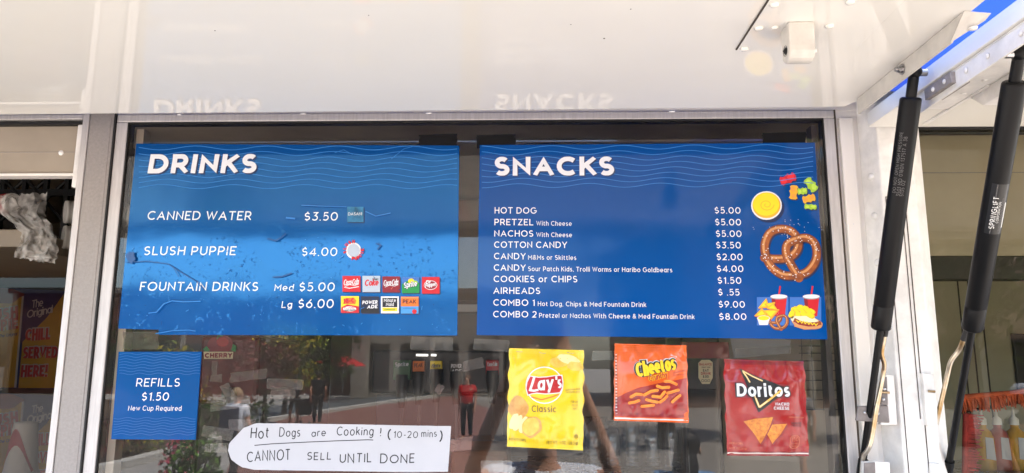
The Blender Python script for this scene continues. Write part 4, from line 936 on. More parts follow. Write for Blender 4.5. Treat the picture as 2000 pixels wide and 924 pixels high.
DB = Bag('snack_bag', 'red tortilla chip bag with a black triangle logo', [(1413, 701), (1570, 706), (1580, 891), (1420, 890)], f_red, f_red2, f_red2, 3)
s = DB.sheet(); s.k = 1; s.ppoly([(1420.5, 883.5), (1578.5, 884.5), (1578.8, 887), (1420.6, 886.2)], f_wh); DB.part(s, 'printed_stripe')
s = DB.sheet(); s.k = 3
s.ppoly(z8([(612, 303), (720, 352), (905, 425), (800, 500), (720, 562), (690, 500), (650, 395)]), p_black); s.ppoly(z8([(585, 385), (640, 378), (905, 400), (905, 480), (590, 475)]), p_dred)
s.ppoly(z8([(612, 303), (720, 352), (905, 425), (800, 500), (720, 562), (690, 500), (650, 395)]), p_black)
for q, w_ in (([(628, 316), (690, 350), (745, 376)], 2.6), ([(632, 322), (655, 355), (672, 385)], 2.8), ([(848, 430), (790, 480), (722, 530)], 3.8), ([(692, 445), (706, 490), (722, 530)], 3.4)): s.pstroke(z8(q), w_, g_fl); s.pstroke(z8(q), w_ * .45, p_cream)
DG = DB.part(s, 'logo_badge')
s = DB.sheet(); s.k = 16; s.text('Doritos', (1434.5, 776), (1539.5, 777), 29, p_black, .42, gap=.0); s.k = 21; s.text('Doritos', (1436.5, 774), (1537.5, 774.6), 25.5, p_white, .21, gap=.14); s.build('lettering', DG, cell=.0035, yfun=DB.h)
s = DB.sheet(); s.k = 30; s.pstroke(z8([(848, 430), (800, 470), (770, 494)]), 3.2, g_fl); s.build('flame_stroke', DG, cell=.0035, yfun=DB.h)
for t, a, b_, c, m_, w_ in (('NACHO', (1510, 791.3), (1537, 791.8), 6, p_white, .2), ('CHEESE', (1506.5, 799.3), (1537, 799.8), 6, p_white, .2), ('150', (1542, 861), (1557, 861.2), 8, p_pink, .13), ('CALORIES', (1541, 867), (1557, 867.2), 3, p_pink, .15), ('PER BAG', (1542, 872), (1557, 872.2), 3, p_pink, .15), ('GUARANTEED FRESH', (1536, 815), (1568, 817), 3, p_pink, .14), ('PRINTED DATE', (1541, 827.5), (1562, 828), 3.6, p_black, .16), ('APR 24 23', (1541, 832), (1562, 832.5), 3.6, p_black, .16), ('NET WT. 1 OZ. (28.3 g)', (1424, 877), (1455, 877.6), 4, p_pink, .13), ('TORTILLA CHIPS', (1424, 867), (1447, 867.3), 4, p_pink, .13)):
    s = DB.sheet(); s.k = 3; s.text(t, a, b_, c, m_, w_); DB.part(s, 'lettering')
s = DB.sheet(); s.k = 2; s.pstroke(z8([(908, 712), (920, 700), (955, 700), (970, 712), (970, 762), (955, 774), (920, 774), (906, 762), (908, 712)]), .9, p_pink); DB.part(s, 'printed_mark')
s = DB.sheet(); s.k = 3
for tri in ([(634, 614), (700, 598), (806, 588), (780, 660), (738, 748), (690, 680)], [(772, 690), (800, 632), (886, 628), (850, 690), (804, 747), (788, 720)]):
    s.ppoly(z8([(a + 8, b_ + 10) for a, b_ in tri]), p_dred); s.ppoly(z8(tri), g_nacho)
    c = (sum(a for a, b_ in tri) / 6, sum(b_ for a, b_ in tri) / 6)
DB.part(s, 'printed_corn_chips')
DB.sleeve([(1418, 692), (1572, 696), (1583, 894), (1567, 903), (1426, 896)])

# ------------------------------------------------------------------ tape on the glass
m_tape = clear('clear_tape', (222, 222, 220), 1.6, .075, (225, 222, 215), 60, rough=.12)
m_tapeb = mat('black_tape', (9, 9, 10), .6, spec=.25, var=.3, vscale=40, bump=.2, bscale=30)
Z5 = lambda x, y: (200 + x / 3.04, 620 + y / 3.04)
Z6 = lambda x, y: (560 + x / 3.04, 620 + y / 3.04)
TG = 'clear tape scraps stuck to the glass'
def tape(px, label, m=m_tape, Y=.0026, grp=TG):
    q = [P(a, b_, Y) for a, b_ in px]; b = MB(); rnd = random.Random(int(px[0][0] * 3)); ring = []
    for i in range(4):
        a, c = q[i], q[(i + 1) % 4]; n = 5 if i % 2 else 1
        for k in range(n):
            v = a.lerp(c, k / n)
            if k: v += (q[(i + 1) % 4] - q[(i + 2) % 4]).normalized() * rnd.uniform(-.0015, .0015)
            ring.append(v)
    b.prism(ring, (0, .00022, 0), m); o = b.build('tape_strip'); tag(o, label, 'tape', grp); return o
TL_ = [
 (Z5, [(122, 85), (332, 85), (332, 190), (120, 192)], 'wide clear tape strip just above the left end of the REFILLS sign'),
 (Z5, [(640, 345), (712, 335), (710, 385), (636, 380)], 'small square clear tape scrap right of the REFILLS sign'),
 (Z5, [(650, 260), (684, 262), (680, 345), (645, 350)], 'narrow upright clear tape scrap below the cherry sticker'),
 (Z5, [(757, 330), (975, 303), (975, 360), (760, 388)], 'long creased clear tape strip tilted up to the right'),
 (Z5, [(978, 362), (1192, 368), (1190, 430), (975, 425)], 'long level clear tape strip, upper of two overlapping strips'),
 (Z5, [(1003, 412), (1150, 420), (1140, 485), (995, 480)], 'clear tape strip, lower of two overlapping level strips'),
 (Z5, [(695, 410), (750, 385), (802, 485), (745, 512)], 'steeply tilted clear tape scrap over other tape'),
 (Z5, [(640, 475), (880, 465), (875, 530), (640, 560)], 'broad faint clear tape strip under the steeply tilted scrap'),
 (Z5, [(600, 640), (780, 665), (770, 735), (585, 705)], 'clear tape strip tilted down to the left end of the note'),
 (Z5, [(750, 605), (910, 605), (905, 672), (748, 672)], 'clear tape strip touching the upper left corner of the note'),
 (Z5, [(610, 750), (745, 745), (745, 805), (605, 800)], 'clear tape scrap left of the note below the other scraps'),
 (Z6, [(740, 112), (985, 120), (985, 198), (735, 190)], 'wide clear tape strip under the right end of the DRINKS board'),
 (Z7, [(140, 125), (345, 135), (345, 205), (135, 190)], 'wide clear tape strip under the left end of the SNACKS board'),
 (Z6, [(1050, 260), (1160, 235), (1175, 297), (1045, 325)], 'wrinkled clear tape scrap left of the yellow crisp bag'),
 (Z6, [(875, 435), (905, 390), (940, 410), (908, 460)], 'tiny tilted clear tape square above the right half of the note'),
 (Z6, [(960, 725), (1105, 705), (1095, 785), (956, 800)], 'clear tape strip holding the right edge of the note'),
 (Z7, [(180, 850), (365, 850), (362, 920), (180, 922)], 'clear tape scrap low between the note and the yellow crisp bag'),
 (Z7, [(845, 200), (985, 198), (985, 250), (838, 257)], 'clear tape strip holding the orange bag at its upper left'),
 (Z8, [(590, 185), (930, 168), (925, 215), (600, 235)], 'long cloudy clear tape strip above the red tortilla chip bag'),
]
for f, q, l in TL_: tape([f(*a) for a in q], l)
BG = 'black tape tabs above the boards'
tape([(818, 264), (893, 261), (893, 292), (818, 292)], 'black tape tab above the right end of the DRINKS board', m_tapeb, -.0009, BG)
tape([(930, 264), (1007, 262), (1007, 290), (932, 290)], 'black tape tab above the left end of the SNACKS board', m_tapeb, -.0009, BG)
tape([(1489, 259.5), (1574, 258), (1574, 288), (1489, 288)], 'black tape tab above the right end of the SNACKS board', m_tapeb, -.0009, BG)
# ------------------------------------------------------------------ inside the trailer
def pbox(mb, px0, py0, px1, py1, y0, y1, m, bev=0.):
    a = P(px0, py0, y0); b = P(px1, py1, y0); return mb.box(min(a.x, b.x), max(a.x, b.x), y0, y1, min(a.z, b.z), max(a.z, b.z), m, bev)
m_dark = mat('dark_plastic', (30, 28, 28), .4, var=.2)
m_brownb = mat('brown_cabinet', (74, 56, 48), .55, var=.2, vscale=6)
m_cab = mat('tan_cabinet', (140, 124, 108), .6, var=.15, vscale=4)
m_grn = mat('drink_green', (20, 92, 46), .4); m_foam = mat('foam_white', (228, 226, 220), .6)
# overhead cabinet seen between the two boards
cb = MB(); cb.box(-.85, .62, 1.62, 2.22, 2.245, 2.7, m_cab, .004); CBT = cb.build('overhead_cabinet'); tag(CBT, 'tan overhead cabinet seen in the gap between the two menu boards', 'cabinet')
d = MB(); d.box(-.84, -.35, 1.608, 1.619, 2.26, 2.69, m_cab, .002); d.build('door', CBT); d = MB(); d.box(-.345, .13, 1.608, 1.619, 2.26, 2.69, m_cab, .002); d.build('door', CBT); d = MB(); d.box(.135, .61, 1.608, 1.619, 2.26, 2.69, m_cab, .002); d.build('door', CBT)
MB().box(-.85, .62, 1.60, 1.621, 2.215, 2.2445, m_foam).build('light_rail', CBT)
ct = MB(); ct.box(-.86, .60, 1.0, 2.2, 1.52, 1.56, m_steel, .004); ct.box(-.86, .60, 1.05, 2.2, .76, 1.519, m_brownb); CT = ct.build('work_counter'); tag(CT, 'steel topped brown work counter along the back of the trailer', 'counter')
# soda fountain
SF = thing('soda_fountain', (-.15, 1.4, 1.56), 'dark soda fountain with a row of drink valves behind the window', 'drink machine')
b = MB(); pbox(b, 728, 684, 988, 770, 1.30, 1.75, m_dark, .01); b.build('head', SF)
b = MB(); pbox(b, 735, 770.5, 982, 905, 1.55, 1.75, mat('grey_splash', (70, 76, 84), .5, var=.2, vscale=5), .004); b.build('splash_plate', SF)
b = MB(); pbox(b, 735, 866, 985, 905, 1.22, 1.548, m_dark, .004); b.build('drip_tray', SF)
def valve(x0, x1, y0, y1, m, t, c):
    b = MB(); pbox(b, x0, y0, x1, y1, 1.27, 1.298, m, .003); v = b.build('valve', SF)
    q = P((x0 + x1) / 2, y1 + 6, 1.27); n = MB(); n.lathe((q.x, q.y + .01, q.z), [(.024, .03), (.026, .0), (.018, -.05), (.012, -.09), (0, -.09)], m_dark, 14); n.box(q.x - .006, q.x + .006, q.y + .03, q.y + .04, q.z - .22, q.z - .0, m_dark); n.build('nozzle', v)
    s = Sheet(1.2695, 2e-4)
    for i, l in enumerate(t): yy = y0 + 13 + i * 10; s.text(l, (x0 + 3, yy), (x1 - 3, yy - (1 if len(t) == 1 else 0)), 8, c, .2, slant=.1, gap=.08)
    s.build('lettering', v)
valve(768, 801, 703, 742, m_grn, ['Sprite'], p_white); valve(806, 828, 705, 736, p_orange, ['PEAK'], p_dbrown); valve(840, 863, 705, 731, p_yel, ['Minute', 'Maid'], p_black); valve(878, 904, 706, 735, m_dark, ['POWER', 'ADE'], p_white); valve(949, 974, 703, 734, g_red, ['Coca-Cola'], p_white)
b = MB()
for x0, x1 in ((815, 836), (842, 852)): b.tube([P(x0, 693.5, 1.9), P(x1, 693.8, 1.9)], .010, None or mat('tube_holder', (200, 200, 200), .4), 10)
m_em = bpy.data.materials.new('lit_tube'); m_em.use_nodes = True; bs = m_em.node_tree.nodes['Principled BSDF']; bs.inputs['Emission Color'].default_value = (1, .97, .9, 1); bs.inputs['Emission Strength'].default_value = .3
for x0, x1, l in ((813, 836, 'longer lit fluorescent tube under the cabinet above the soda fountain'), (842, 852, 'shorter lit fluorescent tube under the cabinet above the soda fountain')):
    f = MB(); f.tube([P(x0, 693.5, 1.25), P(x1, 693.8, 1.25)], .004, m_em, 10); o = f.build('fluorescent_light'); tag(o, l, 'light')
# slush machine with its cherry panel
SM = thing('slush_machine', (-.62, .7, 1.56), 'dark red slush machine with a cherry flavour panel', 'drink machine')
m_slush = mat('slush_red', (88, 18, 16), .3, var=.3, vscale=8)
b = MB(); pbox(b, 392, 656, 500, 790, .62, 1.0, m_slush, .012); b.build('tank', SM)
b = MB(); pbox(b, 386, 791, 506, 930, .60, 1.02, m_dark, .01); b.build('base', SM)
b = MB(); q = P(446, 778, .60); b.lathe((q.x, q.y + .03, q.z), [(.018, .02), (.02, 0), (.02, -.05), (.012, -.08), (0, -.08)], m_dark, 14); b.box(q.x - .012, q.x + .012, q.y - .02, q.y + .02, q.z + .005, q.z + .03, m_dark); b.build('tap', SM)
s = Sheet(.617, 2e-4); s.disc(420, 674, 15, 15, p_dred); s.disc(438, 672, 17, 16, p_dred); s.disc(435, 668, 12, 9, g_red); s.ppoly([(396, 682), (404, 676), (410, 684), (404, 690)], p_green); s.ppoly([(462, 676), (455, 672), (452, 684), (460, 688)], p_green); s.ppoly([(398, 687), (456, 687), (455, 701), (399, 701)], p_cream); s.pstroke([(424, 662), (428, 656), (436, 656)], 2, p_green); s.k = 14; s.text('CHERRY', (400.5, 699), (454, 698.5), 9, p_dred, .26, gap=.1); s.build('flavour_panel', SM)
# dark cooler and its round cornered sign
CL = thing('drinks_cooler', (.46, 1.2, .8), 'tall dark drinks cooler behind the orange and red bags', 'fridge')
b = MB(); pbox(b, 1330, 655, 1425, 1100, .95, 1.5, m_dark, .01); b.build('body', CL)
b = MB(); pbox(b, 1340, 760, 1415, 1095, .935, .948, mat('cooler_glass', (24, 30, 34), .08), .002); b.build('door', CL)
b = MB(); pbox(b, 1330, 668, 1425, 700, .93, .948, p_dred, .002); b.build('header', CL)
s = Sheet(.929, 2e-4); s.ppoly([(1370, 703), (1386, 703), (1392, 708), (1392, 738), (1386, 750), (1371, 750), (1364, 738), (1364, 709)], p_cream)
for t, a, b_, y, c, m in (('BALANCE', 1366, 1390, 714, 5, g_red), ('WHAT YOU', 1370, 1387, 719, 3, p_dbrown), ('EAT', 1373, 1384, 726, 5, p_black), ('DRINK', 1369, 1388, 732, 5, g_red), ('& DO', 1373, 1384, 738, 5, p_black)): s.k = 5; s.text(t, (a, y), (b_, y), c, m, .2)
for x in (1372, 1378, 1384): s.pstroke(arcp := [(x + 2.4 * math.cos(w * .6), 743.5 + 2.4 * math.sin(w * .6)) for w in range(12)], .7, p_black)
s.build('advice_sign', CL)
# wire rack of the right hand wall and papers
m_wire = mat('grid_wire', (58, 54, 50), .4)
WG = MB()
for x in (1568, 1587, 1606, 1624, 1640): WG.tube([P(x - 3, 662, 1.2), P(x + 3, 802, 1.2)], .0016, m_wire, 6)
for y in (676, 690, 705, 724, 743, 762, 781, 800): WG.tube([P(1560, y, 1.203), P(1650, y, 1.203)], .0016, m_wire, 6)
o = WG.build('wire_grid'); tag(o, 'dark wire grid on the pale wall beside the red bag', 'wire rack')
b = MB(); b.box(.48, 1.2, 1.215, 1.24, 1.3, 2.7, m_cream); o = b.build('partition_board'); tag(o, 'pale partition board behind the dark wire grid', 'partition')
b = MB(); b.prism([P(*q, 1.0) for q in ((1425, 655), (1492, 655), (1545, 665), (1540, 690), (1434, 700))], (0, .0005, 0), m_paper); o = b.build('paper_sheet'); tag(o, 'crooked white paper hanging above the red bag inside', 'paper')
# clear cup stacks on a shelf
b = MB(); pbox(b, 1140, 925, 1330, 938, .55, .80, m_steel); o = b.build('cup_shelf'); tag(o, 'thin steel shelf under the clear cup stacks', 'shelf')
m_cup = clear('clear_cup', (225, 232, 235), 1.7, .06, rough=.05)
zsh = P(1140, 925, .55).z
def cupstack(x, n):
    q = P(x, 925, .66); b = MB(); pr = []
    for i in range(n): pr += [(.030, .008 + i * .012), (.032, .014 + i * .012), (.030, .016 + i * .012)]
    b.lathe((q.x, .66, zsh), [(0, .0), (.028, .0)] + pr + [(.034, n * .012 + .02), (.040, n * .012 + .09), (.038, n * .012 + .09)], m_cup, 20); return b.build('clear_cups')
for i, (x, n) in enumerate(((1160, 4), (1198, 3), (1236, 5), (1276, 3), (1312, 4))):
    o = cupstack(x, n); tag(o, 'stack of clear plastic cups on the shelf under the bags, ' + ('leftmost', 'second from the left', 'middle and tallest', 'second from the right', 'rightmost')[i], 'cups', 'clear cup stacks')
b = MB(); pbox(b, 880, 880, 992, 960, .9, 1.2, mat('bread_tan', (128, 84, 52), .6, var=.3, vscale=9), .015); o = b.build('bread_box'); tag(o, 'brown bread box low between the note and the yellow bag', 'box')
# blue hose at the left edge of the window
m_hose = mat('blue_hose', (40, 100, 160), .35)
b = MB(); b.tube([P(*q, .055) for q in ((241, 500), (238, 560), (233, 620), (236, 660), (236, 700), (230, 740), (220, 772), (205, 800), (192, 840))], .0045, m_hose, 12); HO = b.build('hose'); tag(HO, 'thin blue hose running down the left edge of the window', 'hose')
b = MB(); b.tube([P(207, 776, .054), P(213, 782, .054)], .006, m_foam, 12); b.build('clip', HO)

# ------------------------------------------------------------------ left bay
b = MB(); b.box(-2.5, -1.285, .30, 1.5, 2.285, 2.330, m_cream, .003); SHF = b.build('side_shelf'); tag(SHF, 'cream shelf in the left bay holding cups and a black crate', 'shelf')
b = MB(); b.box(-2.5, -.9, 1.22, 1.8, .76, 2.26, m_dark); o = b.build('dark_cabinet'); tag(o, 'dark cabinet with drink posters in the left bay', 'cabinet')
m_crate = mat('crate_black', (26, 25, 26), .45)
cr = MB(); x0, x1, y0, y1, z0, z1 = -1.78, -1.25, .60, .95, 2.332, 2.66
for zz in (z0, (z0 + z1) / 2 - .01, z1 - .02): cr.box(x0, x1, y0, y0 + .012, zz, zz + .02, m_crate); cr.box(x1 - .012, x1, y0 + .0125, y1, zz + .0003, zz + .0203, m_crate)
for i in range(9): xx = x0 + (x1 - x0 - .012) * i / 8; cr.box(xx, xx + .012, y0 - .001, y0 + .0115, z0 + .0004, z1 - .0004, m_crate)
for i in range(6): yy = y0 + .02 + (y1 - y0 - .04) * i / 5; cr.box(x1 - .0115, x1 + .001, yy, yy + .012, z0 + .0007, z1 - .0007, m_crate)
for i in range(-3, 9):
    for sg in (1, -1):
        a = Vector((x0 + .066 * i, y0 + .004 + .002 * sg, z0 + .01)); e_ = a + Vector((.30 * sg, 0, .30))
        if x0 <= e_.x <= x1 - .01 and x0 <= a.x <= x1 - .01: cr.tube([a, e_], .005, m_crate, 6)
cr.box(x0, x1, y0, y1, z0 - .0015, z0 + .006, m_crate); o = cr.build('plastic_crate'); tag(o, 'black lattice plastic crate on the cream shelf', 'crate')
m_cupred = mat('cup_red', (176, 24, 34), .5); m_cupblue = mat('cup_blue', (34, 60, 140), .5); m_cupyel = mat('cup_yellow', (224, 180, 40), .5)
def roll(px, py, y, rpx, ax, L, label, logo):
    c = P(px, py, y); r = rpx * (y + 1.5) / FPX; b = MB(); ax = Vector(ax).normalized(); pr = [(0, .0), (r * .86, 0), (r * .95, -.002), (r, .004), (r * .96, .007)]
    k = 7
    for i in range(k): pr += [(r * .95, .010 + i * .011), (r * .99, .014 + i * .011), (r * .95, .017 + i * .011)]
    pr += [(r * .93, .1), (r * .75, L), (0, L)]
    b.lathe(c, pr, m_foam, 24, ax); o = b.build('foam_cups'); tag(o, label, 'cups', 'foam cup sleeves on the shelf')
    bd = MB(); bd.lathe(c + ax * .012, [(r * 1.0, 0), (r * 1.005, .03), (r * 1.0, .06)], logo, 24, ax); bd.build('printed_band', o); return o
roll(26, 396, .42, 20, (-.95, .25, -.02), .28, 'foam cup sleeve lying nearest with a red and yellow band', m_cupred)
roll(128, 414, .48, 24, (.75, .65, .05), .25, 'upper of the two white cup sleeves at the right of the shelf', m_foam)
roll(124, 463, .46, 24, (.75, .65, 0), .25, 'lower of the two white cup sleeves at the right of the shelf', m_foam)
# crumpled clear bag hanging over the shelf edge
mbag = bpy.data.materials.new('thin_plastic_film'); mbag.use_nodes = True; nt = mbag.node_tree
for n in list(nt.nodes): nt.nodes.remove(n)
oo = nt.nodes.new('ShaderNodeOutputMaterial'); t1 = nt.nodes.new('ShaderNodeBsdfTransparent'); t1.inputs[0].default_value = (.93, .92, .9, 1); pb = nt.nodes.new('ShaderNodeBsdfPrincipled'); pb.inputs['Base Color'].default_value = lin((252, 250, 246)); pb.inputs['Roughness'].default_value = .2; pb.inputs['Subsurface Weight'].default_value = 0
nz = nt.nodes.new('ShaderNodeTexNoise'); nz.inputs['Scale'].default_value = 26; nz.inputs['Detail'].default_value = 3; tcn = nt.nodes.new('ShaderNodeTexCoord'); nt.links.new(tcn.outputs['Object'], nz.inputs[0])
mr = nt.nodes.new('ShaderNodeMapRange'); mr.inputs['From Min'].default_value = .35; mr.inputs['From Max'].default_value = .7; mr.inputs['To Min'].default_value = .25; mr.inputs['To Max'].default_value = .75; nt.links.new(nz.outputs[0], mr.inputs[0])
mx = nt.nodes.new('ShaderNodeMixShader'); nt.links.new(mr.outputs[0], mx.inputs[0]); nt.links.new(t1.outputs[0], mx.inputs[1]); nt.links.new(pb.outputs[0], mx.inputs[2]); nt.links.new(mx.outputs[0], oo.inputs[0])
rows = [((-8, 382), (92, 376)), ((-6, 400), (93, 396)), ((0, 420), (88, 414)), ((24, 436), (97, 432)), ((42, 452), (104, 450)), ((40, 470), (110, 468)), ((30, 490), (112, 488)), ((27, 500), (112, 503)), ((28, 503), (105, 516))]
vs = []; fs = []; n = 26; fr = []
for i in range(len(rows) - 1):
    for k in range(6): t = k / 6; fr.append([tuple(Vector(a).lerp(Vector(b_), t)) for a, b_ in zip(rows[i], rows[i + 1])])
fr.append(rows[-1])
for j, (a, c) in enumerate(fr):
    for i in range(n + 1):
        u_ = i / n; px, py = a[0] + (c[0] - a[0]) * u_, a[1] + (c[1] - a[1]) * u_
        f1 = noise.noise(Vector((u_ * 4 + j * .04, j * .10, 3))); f2 = noise.noise(Vector((u_ * 11 - j * .1, j * .2, 9)))
        f3 = abs(noise.noise(Vector((u_ * 7 + j * .13, j * .16 - u_ * 3, 5)))); f4 = abs(noise.noise(Vector((u_ * 16 - j * .3, j * .35, 7)))); yy = .275 + .03 * f1 + .020 * f3 + .009 * f4 + (.06 if j < 18 else 0) * (18 - j) / 18
        vs.append(P(px + 5 * f2, py + 5 * f1 + (9 * (f4 - .2) if j in (0, len(fr) - 1) else 0), yy))
for j in range(len(fr) - 1):
    for i in range(n): a = j * (n + 1) + i; fs.append((a, a + 1, a + n + 2, a + n + 1))
b = MB(); b.add(vs, fs, mbag, True); o = b.build('plastic_bag'); tag(o, 'crumpled clear plastic bag hanging over the shelf edge', 'bag')
# drink posters
m_pnavy = mat('poster_navy', (14, 30, 112), .4); m_pyel = mat('poster_yellow', (226, 176, 30), .4); m_pred = mat('poster_red', (214, 40, 36), .4)
def poster(dy, label):
    f = lambda l: [(x, y + dy) for x, y in l]
    b = MB(); Yp = 1.2; b.prism([P(a, c + dy, Yp) for a, c in ((-110, 556), (130, 568), (122, 760), (-118, 756))], (0, .002, 0), m_pnavy); o = b.build('drink_poster'); tag(o, label, 'poster', 'slush drink posters in the left bay')
    s = Sheet(Yp, 2e-4); s.ppoly(f([(128, 570), (122, 758), (36, 758), (44, 668), (92, 620)]), m_pyel); s.build('printed_panel', o)
    s = Sheet(Yp, 2e-4); s.ppoly(f([(-60, 575), (47, 575), (32, 757), (-62, 757)]), p_white); s.ppoly(f([(-60, 580), (43, 580), (28, 757), (-62, 757)]), m_pyel); s.blob(0, 578 + dy, 46, 15, p_dred, 3, .15); s.build('printed_cup', o)
    for t, a, b_, c in (('SLUSH', (-38, 632), (36, 620), 22), ('PUPPiE', (-44, 653), (36, 642), 22)):
        s = Sheet(Yp, 1.4e-4); s.k = 6; s.text(t, f([a])[0], f([b_])[0], c + 2, p_white, .5, gap=-.1); s.k = 12; s.text(t, f([a])[0], f([b_])[0], c, m_pred, .27, gap=.13); s.build('lettering', o)
    s = Sheet(Yp, 1.4e-4); s.k = 6; s.text('The', f([(62, 602)])[0], f([(84, 598)])[0], 15, p_white, .14, slant=.2, gap=.0); s.text('Original', f([(53, 622)])[0], f([(103, 611)])[0], 15, p_white, .15, slant=.2, gap=.0); s.text('The Original', f([(-2, 660)])[0], f([(34, 655)])[0], 6, m_pnavy, .15, slant=.2, gap=.0); s.build('lettering', o)
    for t, a, b_, c in (('CHILL', (50, 666), (98, 664), 23), ('SERVED', (45, 701), (112, 700), 23), ('HERE!', (41, 737), (92, 736), 23)):
        s = Sheet(Yp, 1.4e-4); s.k = 6; s.text(t, f([a])[0], f([b_])[0], c + 2, p_white, .42, gap=-.04); s.k = 12; s.text(t, f([a])[0], f([b_])[0], c, m_pred, .25, gap=.13); s.build('lettering', o)
poster(0, 'navy and yellow slush drink poster reading CHILL SERVED HERE, upper copy')
poster(206, 'navy and yellow slush drink poster, lower copy behind the cup stack')
c = P(36, 960, .40); b = MB(); pr = [(0, .0), (.040, 0)]
for i in range(5): pr += [(.040, .006 + i * .009), (.042, .009 + i * .009), (.039, .012 + i * .009)]
pr += [(.037, .06), (.027, .165), (.024, .17), (0, .17)]
b.lathe(c, pr, m_foam, 26); CS = b.build('paper_cups'); tag(CS, 'upturned stack of white paper cups with a red swirl in the left bay', 'cups')
bd = MB(); vs = []; fs = []
for i in range(13):
    a = R(-140 + i * 12); z0_, z1_ = .065 + .05 * math.sin(i * .35), .10 + .055 * math.sin(i * .35 + .4); 
    for z in (z0_, z1_): r = (.037 + (.027 - .037) * (z - .06) / .105) + .0006; vs.append(c + Vector((math.cos(a) * r, math.sin(a) * r, z)))
for i in range(12): fs.append((2 * i, 2 * i + 2, 2 * i + 3, 2 * i + 1))
bd.add(vs, fs, m_cupred, True); bd.build('printed_swirl', CS)

# ------------------------------------------------------------------ right bay
m_beige = mat('beige_board', (192, 178, 152), .6, var=.10, vscale=5, bump=.03, bscale=14)
m_beam = mat('dark_beam', (62, 58, 50), .5, var=.15)
m_olive = mat('pale_olive_wall', (186, 180, 152), .6, var=.12, vscale=3)
b = MB(); b.box(.80, 1.82, .034, .048, 2.245, 2.48, m_beige); b.box(.80, 1.82, .030, .048, 2.2215, 2.2445, m_beige); b.box(.80, 1.82, .0325, .0338, 2.3975, 2.399, m_alud); LBD = b.build('liner_board'); tag(LBD, 'beige board lining the top of the right window', 'board')
b = MB(); b.box(.80, 1.82, .026, .06, 2.172, 2.221, m_beam, .002); o = b.build('cross_rail'); tag(o, 'dark cross rail below the beige board in the right window', 'rail')
b = MB(); b.box(1.26, 2.3, .95, .98, .76, 2.7, m_olive); PT = b.build('rear_partition'); tag(PT, 'pale olive partition with dark seams behind the right window', 'partition')
for x in (1870, 1890, 1912): q = MB(); a = P(x, 560, .948); q.box(a.x, a.x + .004, .9475, .9495, 1.5, 2.6, m_beam); q.build('seam', PT)
q = MB(); a = P(1976, 652, .94); e_ = P(2090, 790, .94); q.box(a.x, e_.x, .935, .948, e_.z, a.z, m_beam, .003); q.build('panel', PT)
m_fringe = mat('orange_fringe', (206, 92, 48), .8, var=.4, vscale=50); m_fring2 = mat('red_fringe', (190, 62, 58), .8, var=.4, vscale=50)
def fringe(a, b_, n, L, m, nm, lab, y, wid):
    k = MB(); r = random.Random(n)
    A, B_ = P(*a, y), P(*b_, y); k.tube([A, A.lerp(B_, .5) - Vector((0, 0, .004)), B_], .006, m, 8)
    for i in range(n):
        p = A.lerp(B_, i / (n - 1)); d = Vector(L) * r.uniform(.75, 1.1); w_ = Vector((r.uniform(-1, 1), r.uniform(-1, 1), r.uniform(-.4, .4))) * wid
        k.tube([p, p + d * .5 + w_, p + d + w_ * 1.6], [.0022, .002, .0012], m, 5)
    o = k.build(nm); tag(o, lab, 'garland'); return o
fringe((1872, 776), (2080, 752), 170, (0, 0, -.034), m_fringe, 'fringe_garland', 'orange fringe garland hung level behind the right window', .22, .006)
fringe((1886, 808), (1882, 990), 120, (.032, 0, -.004), m_fring2, 'fringe_garland', 'red striped fringe garland hanging upright behind the right window', .23, .004)
b = MB(); b.tube([P(1872, 806, .235), P(2080, 770, .235)], .0035, m_black, 10); o = b.build('hanging_rod'); tag(o, 'thin black rod under the orange fringe garland', 'rod')
m_sauce = mat('yellow_sauce', (196, 148, 40), .25); m_pink = mat('pink_sauce', (170, 90, 80), .3)
b = MB(); pbox(b, 1890, 930, 2100, 944, .30, .6, m_steel); o = b.build('bottle_shelf'); tag(o, 'narrow shelf under the sauce bottles in the right window', 'shelf'); zb = P(1890, 930, .3).z
for i, (x, m, l) in enumerate(((1928, m_sauce, 'yellow sauce bottle with a tilted white label in the right window'), (1958, m_pink, 'pink sauce bottle between two yellow bottles'), (1992, m_sauce, 'yellow sauce bottle at the right edge of the photo'))):
    q = P(x, 930, .40); b = MB(); b.lathe((q.x, .40, zb), [(0, 0), (.021, 0), (.023, .006), (.023, .075), (.018, .092), (.009, .10), (.009, .112)], m, 20); o = b.build('sauce_bottle'); tag(o, l, 'bottle', 'sauce bottles in the right window')
    c_ = MB(); c_.lathe((q.x, .40, zb), [(.0105, .108), (.0105, .122), (.004, .128), (.002, .150), (0, .150)], m_foam, 14); c_.build('nozzle', o)
    l_ = MB(); l_.prism([(q.x - .010, .3764, zb + .030), (q.x + .012, .3764, zb + .026), (q.x + .010, .3764, zb + .078), (q.x - .008, .3764, zb + .080)], (0, .0008, 0), m_paper); l_.build('label', o)

# ------------------------------------------------------------------ the street the glass looks out on
def struct(name, mb): o = mb.build(name); o['kind'] = 'structure'; return o
def sheetg(name, pts, z, m):
    b = MB(); b.add([(v[0], v[1], z) for v in pts], [tuple(range(len(pts)))], m); return struct(name, b)
m_pave = mat('brick_paving', (150, 142, 132), .8, rgb2=(130, 122, 114), vscale=9); m_conc = mat('pale_concrete', (166, 162, 156), .8, var=.12, vscale=2); m_asph = mat('asphalt', (92, 96, 98), .85, var=.15, vscale=8); m_soil = mat('mulch', (88, 68, 50), .95, var=.4, vscale=14); m_kerb = mat('kerb_stone', (196, 192, 184), .8)
sheetg('ground', [(-250, -300), (250, -300), (250, 60), (-250, 60)], 0, m_conc)
g2 = lambda px, py: MG(px, py)
sheetg('plaza', [(-9, -40), (14, -40), (14, 0), (-14, 0), (-10, -9), (-5, -9), (-6.5, -16)], .004, m_pave)
